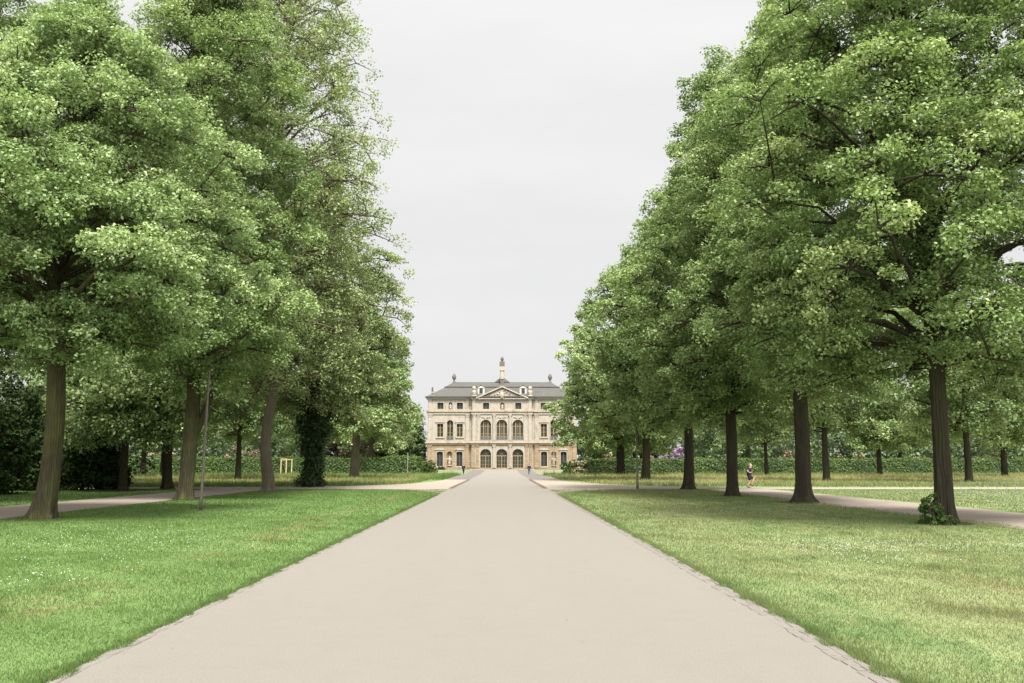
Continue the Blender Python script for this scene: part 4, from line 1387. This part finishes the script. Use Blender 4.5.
rel.prism([(-4.9, zp0 + .22), (4.9, zp0 + .22), (0, zpa - .28)], yp - .06, yp + .05)
rel.build('relief', M['statue'], po)
for c in (327, 395, 463): # carved garlands under the frieze
    mb = MB()
    for k in range(-3, 4): mb.lathe((cx_(c) + k * .28, YR - .02, rz_(334) - .05 * (9 - k * k) * .35), [(.02, -.12), (.13, -.04), (.13, .06), (.02, .12)], 6)
    mb.build('garland', M['statue'], pal)

# roof: steep lower slope, kerb, flatter upper slope
zr0, zr1, zr2 = rz_(246) + .01, rz_(201), rz_(179)
lo = MB(); lo.frustum((-17.35, 17.35, -.38, 15.4, zr0), (-13.3, 13.3, 3.2, 11.8, zr1))
ro = lo.build('roof', M['roof'], pal)
mb = MB(); mb.frustum((-13.2, 13.2, 3.3, 11.7, zr1 + .185), (-11.5, 11.5, 6.3, 8.7, zr2 + .35)); mb.build('upper_roof', M['roof'], ro)
mb = MB(); mb.box(-13.5, 13.5, 3.0, 12.0, zr1 + .002, zr1 + .18); mb.build('roof_kerb', M['black_trim'], ro)
mb = MB(); mb.frustum((-1.75, 1.75, 5.9, 9.1, zr2 + .352), (-.25, .25, 7.3, 7.7, rz_(158) + .5)); mb.build('ridge_cap', M['roof'], ro)
mb = MB(); mb.box(-17.0, -13.6, 11.0, 14.8, zr0, rz_(214)); mb.box(-17.25, -13.4, 10.8, 15.0, rz_(214) + .002, rz_(206)); mb.box(-16.0, -15.2, 10.94, 11.1, rz_(240), rz_(222)); mb.build('attic_block', M['trim'], pal)
mb = MB(); mb.lathe((-16.9, 10.9, rz_(206)), [(.2, 0), (.28, .2), (.12, .35), (.26, .6), (.16, .95), (.03, 1.1)], 8); mb.build('urn', M['dark_stone'], pal)
mb = MB(); mb.box(13.6, 17.0, 11.0, 14.8, zr0, rz_(214)); mb.box(13.4, 17.25, 10.8, 15.0, rz_(214) + .002, rz_(206)); mb.build('attic_block', M['trim'], pal)
for s in (-1, 1):
    mb = MB(); mb.lathe((s * 11.45, 7.0, zr2 + .3), [(.34, 0), (.34, .25), (.14, .35), (.18, .5), (.44, .95), (.50, 1.35), (.38, 1.75), (.14, 2.05), (.03, 2.2)], 12)
    mb.build('urn', M['dark_stone'], pal, smooth=True)
    # dormers
    x = s * 4.85
    d = MB(); d.prism(seg_pts(x - .66, x + .66, rz_(233), rz_(204), .4), .55, 3.4)
    do = d.build('dormer', M['white_frame'], pal)
    g = MB(); g.prism(arch_pts(x - .40, x + .40, rz_(231), rz_(209)), .50, .548); g.build('pane', M['glass'], do)
    k = MB(); k.prism(seg_pts(x - .76, x + .76, rz_(204) - .22, rz_(204) + .14, .38), .42, .55); k.box(x - .78, x - .60, .5, .56, rz_(233), rz_(206)); k.box(x + .60, x + .78, .5, .56, rz_(233), rz_(206)); k.build('hood', M['white_frame'], do)
    k = MB(); k.lathe((x, .8, rz_(204) + .1), [(.12, 0), (.08, .2), (.22, .4), (.12, .62), (.02, .8)], 8); k.build('finial', M['dark_stone'], do)
    # carved trophy on the parapet
    x = s * 6.45
    k = MB(); k.box(x - .55, x + .55, YR - .1, YR + .8, rz_(247), rz_(240)); k.lathe((x, YR + .3, rz_(240)), [(.42, 0), (.3, .2), (.55, .65), (.45, 1.0), (.22, 1.1), (.4, 1.3), (.5, 1.6), (.28, 1.95), (.04, 2.05)], 9); k.build('parapet_vase', M['statue'], pal, smooth=True)
# tall chimney column with a ball
mb = MB()
mb.box(-.42, .42, 4.4, 5.2, zr1 - 1, rz_(162))
mb.build('chimney', M['dark_stone'], ro)
mb = MB(); mb.tube([(0, 4.8, rz_(162) + .002), (0, 4.8, rz_(125))], [.56, .46], 12); mb.box(-.58, .58, 4.25, 5.35, rz_(125) + .002, rz_(118)); mb.box(-.5, .5, 4.3, 5.3, rz_(118) + .002, rz_(104)); mb.build('chimney_shaft', M['cornice'], ro)
mb = MB(); mb.box(-.6, .6, 4.2, 5.4, rz_(104) + .002, rz_(85)); mb.lathe((0, 4.8, rz_(85)), [(.2, 0), (.16, .15), (.36, .4), (.40, .7), (.28, 1.0), (.05, 1.2)], 10); mb.build('chimney_top', M['dark_stone'], ro)
# doorstep
mb = MB(); mb.box(-7.4, 7.4, YR - 1.0, YR - .15, -.6, .10); mb.build('doorstep', M['trim'], pal)

# ------------------------------------------------------------------ people
SK = plain('skin', (0.55, 0.33, 0.24), 0.6, 0, .05)
BLACK = plain('black_cloth', (0.016, 0.017, 0.024), 0.85)
NAVY = plain('navy_cloth', (0.022, 0.028, 0.055), 0.85)
JEANS = plain('blue_denim', (0.075, 0.12, 0.19), 0.85)
HAIR = plain('dark_hair', (0.03, 0.02, 0.015), 0.7)
FAIR = plain('fair_hair', (0.42, 0.30, 0.19), 0.7)
SHOE = plain('dark_shoe', (0.03, 0.04, 0.07), 0.6)
RED = plain('red_print', (0.35, 0.05, 0.05), 0.8)


def skin_mesh(name, chains, mat, sub=2):
    """chains: list of [(key, pos, radius)...]; shared keys join. One continuous Skin-modifier surface."""
    keys, pos, rad, edges = {}, [], [], []
    for ch in chains:
        prev = None
        for (k, p, r) in ch:
            if k not in keys:
                keys[k] = len(pos); pos.append(p); rad.append(r)
            i = keys[k]
            if prev is not None: edges.append((prev, i))
            prev = i
    me = bpy.data.meshes.new(name)
    me.from_pydata(pos, edges, [])
    o = bpy.data.objects.new(name, me); C.objects.link(o)
    md = o.modifiers.new('s', 'SKIN')
    if not me.skin_vertices: 
        bm = bmesh.new(); bm.from_mesh(me); bm.verts.layers.skin.verify(); bm.to_mesh(me); bm.free()
    for i, sv in enumerate(me.skin_vertices[0].data):
        r = rad[i]; sv.radius = (r, r) if not isinstance(r, tuple) else r
        sv.use_root = (i == 0)
    sb = o.modifiers.new('u', 'SUBSURF'); sb.levels = sub; sb.render_levels = sub
    bpy.context.view_layer.update()
    dg = bpy.context.evaluated_depsgraph_get()
    m2 = bpy.data.meshes.new_from_object(o.evaluated_get(dg))
    m2.name = name
    o.modifiers.clear(); o.data = m2
    bpy.data.meshes.remove(me)
    m2.materials.clear(); m2.materials.append(mat)
    m2.polygons.foreach_set('use_smooth', [True] * len(m2.polygons))
    return o


def lerp(a, b, t): return tuple(a[i] + (b[i] - a[i]) * t for i in range(3))


def person(J, loc, rz, label, top_m, leg_m, hair_m, shorts=False, sleeve=.45, shirt_low=.0):
    """J: joints in metres, x forward, y to the figure's left"""
    ch = [[('pel', J['pel'], (.14, .12)), ('sp', J['sp'], (.13, .11)), ('ch', J['ch'], (.165, .12)), ('nk', J['nk'], .07), ('jaw', J['jaw'], (.085, .09)), ('hd', J['hd'], (.105, .115)), ('tp', J['tp'], (.08, .085))]]
    for s in ('l', 'r'):
        sh, el, wr, hd = J['sh' + s], J['el' + s], J['wr' + s], J['ha' + s]
        ch.append([('ch', None, 0), ('sh' + s, sh, .062), ('el' + s, el, .042), ('wr' + s, wr, .027), ('pm' + s, lerp(wr, hd, .5), (.036, .02))])
        d = np.array(hd) - np.array(wr); d /= np.linalg.norm(d)
        sd_ = np.cross(d, (0, 0, 1.0) if abs(d[2]) < .8 else (1.0, 0, 0)); sd_ /= np.linalg.norm(sd_)
        dn = np.cross(d, sd_)
        for k, (off, ln) in enumerate(((-.03, .066), (-.01, .076), (.01, .072), (.03, .056))):
            b = np.array(hd) + sd_ * off
            ch.append([('pm' + s, None, 0), (f'f{s}{k}a', tuple(b), .0095), (f'f{s}{k}b', tuple(b + d * ln * .5 + dn * .012), .0085), (f'f{s}{k}c', tuple(b + d * ln * .75 + dn * .035), .007)])
        tb = np.array(lerp(wr, hd, .45)) - sd_ * .04
        ch.append([('pm' + s, None, 0), (f't{s}a', tuple(tb), .011), (f't{s}b', tuple(tb + d * .045 - sd_ * .012), .009)])
        ch.append([('pel', None, 0), ('hp' + s, J['hp' + s], .095), ('kn' + s, J['kn' + s], .058), ('cf' + s, lerp(J['kn' + s], J['an' + s], .35), .056), ('an' + s, J['an' + s], .036)])
        ch.append([('an' + s, None, 0), ('to' + s, J['to' + s], (.04, .028))])
    o = skin_mesh('person', ch, SK, 2)
    o.location = loc; o.rotation_euler = (0, 0, rz)
    # face: nose, brow and ears as small swellings on the head are beyond this size; the nose is kept
    # clothing
    e = .04
    tops = [[('pel', lerp(J['pel'], J['sp'], -.95 - shirt_low * .5), (.19 + e, .17 + e)), ('sp', J['sp'], (.15 + e, .135 + e)), ('ch', J['ch'], (.175 + e, .14 + e)), ('uc', lerp(J['ch'], J['nk'], .5), (.17, .13)), ('nk', lerp(J['ch'], J['nk'], .8), .09)]]
    for s in ('l', 'r'):
        if sleeve < 1: tops.append([('uc', None, 0), ('sh' + s, lerp(J['sh' + s], J['nk'], .05), .092), ('sl' + s, lerp(J['sh' + s], J['el' + s], sleeve), .075), ('se' + s, lerp(J['sh' + s], J['el' + s], sleeve + .15), .07)])
        else: tops.append([('uc', None, 0), ('sh' + s, J['sh' + s], .10), ('el' + s, J['el' + s], .068), ('wr' + s, lerp(J['el' + s], J['wr' + s], .95), .042)])
    t_ = skin_mesh('shirt' if sleeve < 1 else 'jacket', tops, top_m, 2); t_.parent = o
    legs = [[('w', lerp(J['pel'], J['sp'], .35), (.18, .16)), ('pel', J['pel'], (.20, .18))]]
    for s in ('l', 'r'):
        if shorts: legs.append([('pel', None, 0), ('hp' + s, J['hp' + s], .135), ('md' + s, lerp(J['hp' + s], J['kn' + s], .45), .12), ('kn' + s, lerp(J['hp' + s], J['kn' + s], .9), .105)])
        else: legs.append([('pel', None, 0), ('hp' + s, J['hp' + s], .13), ('md' + s, lerp(J['hp' + s], J['kn' + s], .5), .105), ('kn' + s, J['kn' + s], .085), ('an' + s, lerp(J['kn' + s], J['an' + s], .96), .058)])
    g_ = skin_mesh('shorts' if shorts else 'trousers', legs, leg_m, 2); g_.parent = o
    for s in ('l', 'r'):
        a, b = J['an' + s], J['to' + s]
        sh = skin_mesh('shoe', [[('h', lerp(a, b, -.35), .042), ('a', lerp((a[0], a[1], (a[2] + b[2]) / 2 if abs(a[2] - b[2]) < .12 else a[2] - .02), b, .2), .05), ('t', b, (.046, .036)), ('tt', lerp(a, b, 1.25), (.03, .024))]], SHOE, 1)
        sh.parent = o
    mb = MB()
    c = np.array(lerp(J['hd'], J['tp'], .45)); 
    v, f = [], []
    for i in range(7):
        el = PI / 2 * i / 6
        for k in range(12):
            a = k * 2 * PI / 12
            v.append((c[0] - .015 + .098 * math.cos(el) * math.cos(a), c[1] + .09 * math.cos(el) * math.sin(a), c[2] + (.09 * math.sin(el)) - (.05 if (i == 0 and math.cos(a) < .3) else 0)))
    for i in range(6):
        for k in range(12): f.append((i * 12 + k, i * 12 + (k + 1) % 12, (i + 1) * 12 + (k + 1) % 12, (i + 1) * 12 + k))
    mb.add(v, f)
    h_ = mb.build('hair', hair_m, o, smooth=True)
    nb = MB(); hd = J['hd']; nb.tube([(hd[0] + .075, hd[1], hd[2] + .02), (hd[0] + .103, hd[1], hd[2] - .02), (hd[0] + .08, hd[1], hd[2] - .03)], [.012, .016, .012], 6)
    nb.build('nose', SK, o, smooth=True)
    tag(o, label, 'person')
    return o


run = dict(pel=(0, 0, .94), sp=(.03, 0, 1.13), ch=(.07, 0, 1.33), nk=(.10, 0, 1.475), jaw=(.135, 0, 1.55), hd=(.13, 0, 1.635), tp=(.12, 0, 1.73),
           shl=(.07, .19, 1.41), ell=(.0, .26, 1.16), wrl=(.24, .20, 1.22), hal=(.31, .17, 1.25),
           shr=(.07, -.19, 1.41), elr=(-.14, -.25, 1.20), wrr=(.10, -.22, 1.10), har=(.17, -.20, 1.11),
           hpl=(.0, .10, .90), knl=(.33, .10, .63), anl=(.16, .10, .26), tol=(.31, .10, .19),
           hpr=(.0, -.10, .90), knr=(.04, -.10, .49), anr=(-.14, -.10, .11), tor=(.02, -.10, .045))
x, y, z = at(749.5, 488.2)
o = person(run, (x, y, .015), R(-12), 'runner in dark shirt and black shorts on the cross path', NAVY, BLACK, FAIR, shorts=True)
mb = MB(); mb.prism([(.10, 1.30), (.20, 1.30), (.20, 1.36), (.10, 1.36)], -.178, -.150); mb.build('shirt_print', RED, o)
walk = dict(pel=(0, 0, .93), sp=(.0, 0, 1.12), ch=(.01, 0, 1.33), nk=(.02, 0, 1.475), jaw=(.05, 0, 1.55), hd=(.04, 0, 1.635), tp=(.03, 0, 1.73),
            shl=(.0, .19, 1.41), ell=(-.08, .24, 1.13), wrl=(.0, .25, .90), hal=(.03, .25, .82),
            shr=(.0, -.19, 1.41), elr=(.06, -.24, 1.13), wrr=(.2, -.22, .93), har=(.25, -.21, .86),
            hpl=(0, .095, .90), knl=(.14, .10, .50), anl=(.22, .10, .09), tol=(.36, .10, .05),
            hpr=(0, -.095, .90), knr=(.0, -.10, .49), anr=(-.2, -.10, .12), tor=(-.06, -.10, .045))
x, y, z = at(463.4, 474.5)
person(walk, (x, y, z + .014), R(70), 'walker all in black on the grey paving left of the avenue', BLACK, BLACK, HAIR, sleeve=1, shirt_low=.5)
x, y, z = at(529.2, 474.5)
person(walk, (x, y, z + .014), R(82), 'walker in dark jacket and light blue jeans right of the avenue', NAVY, JEANS, HAIR, sleeve=1)
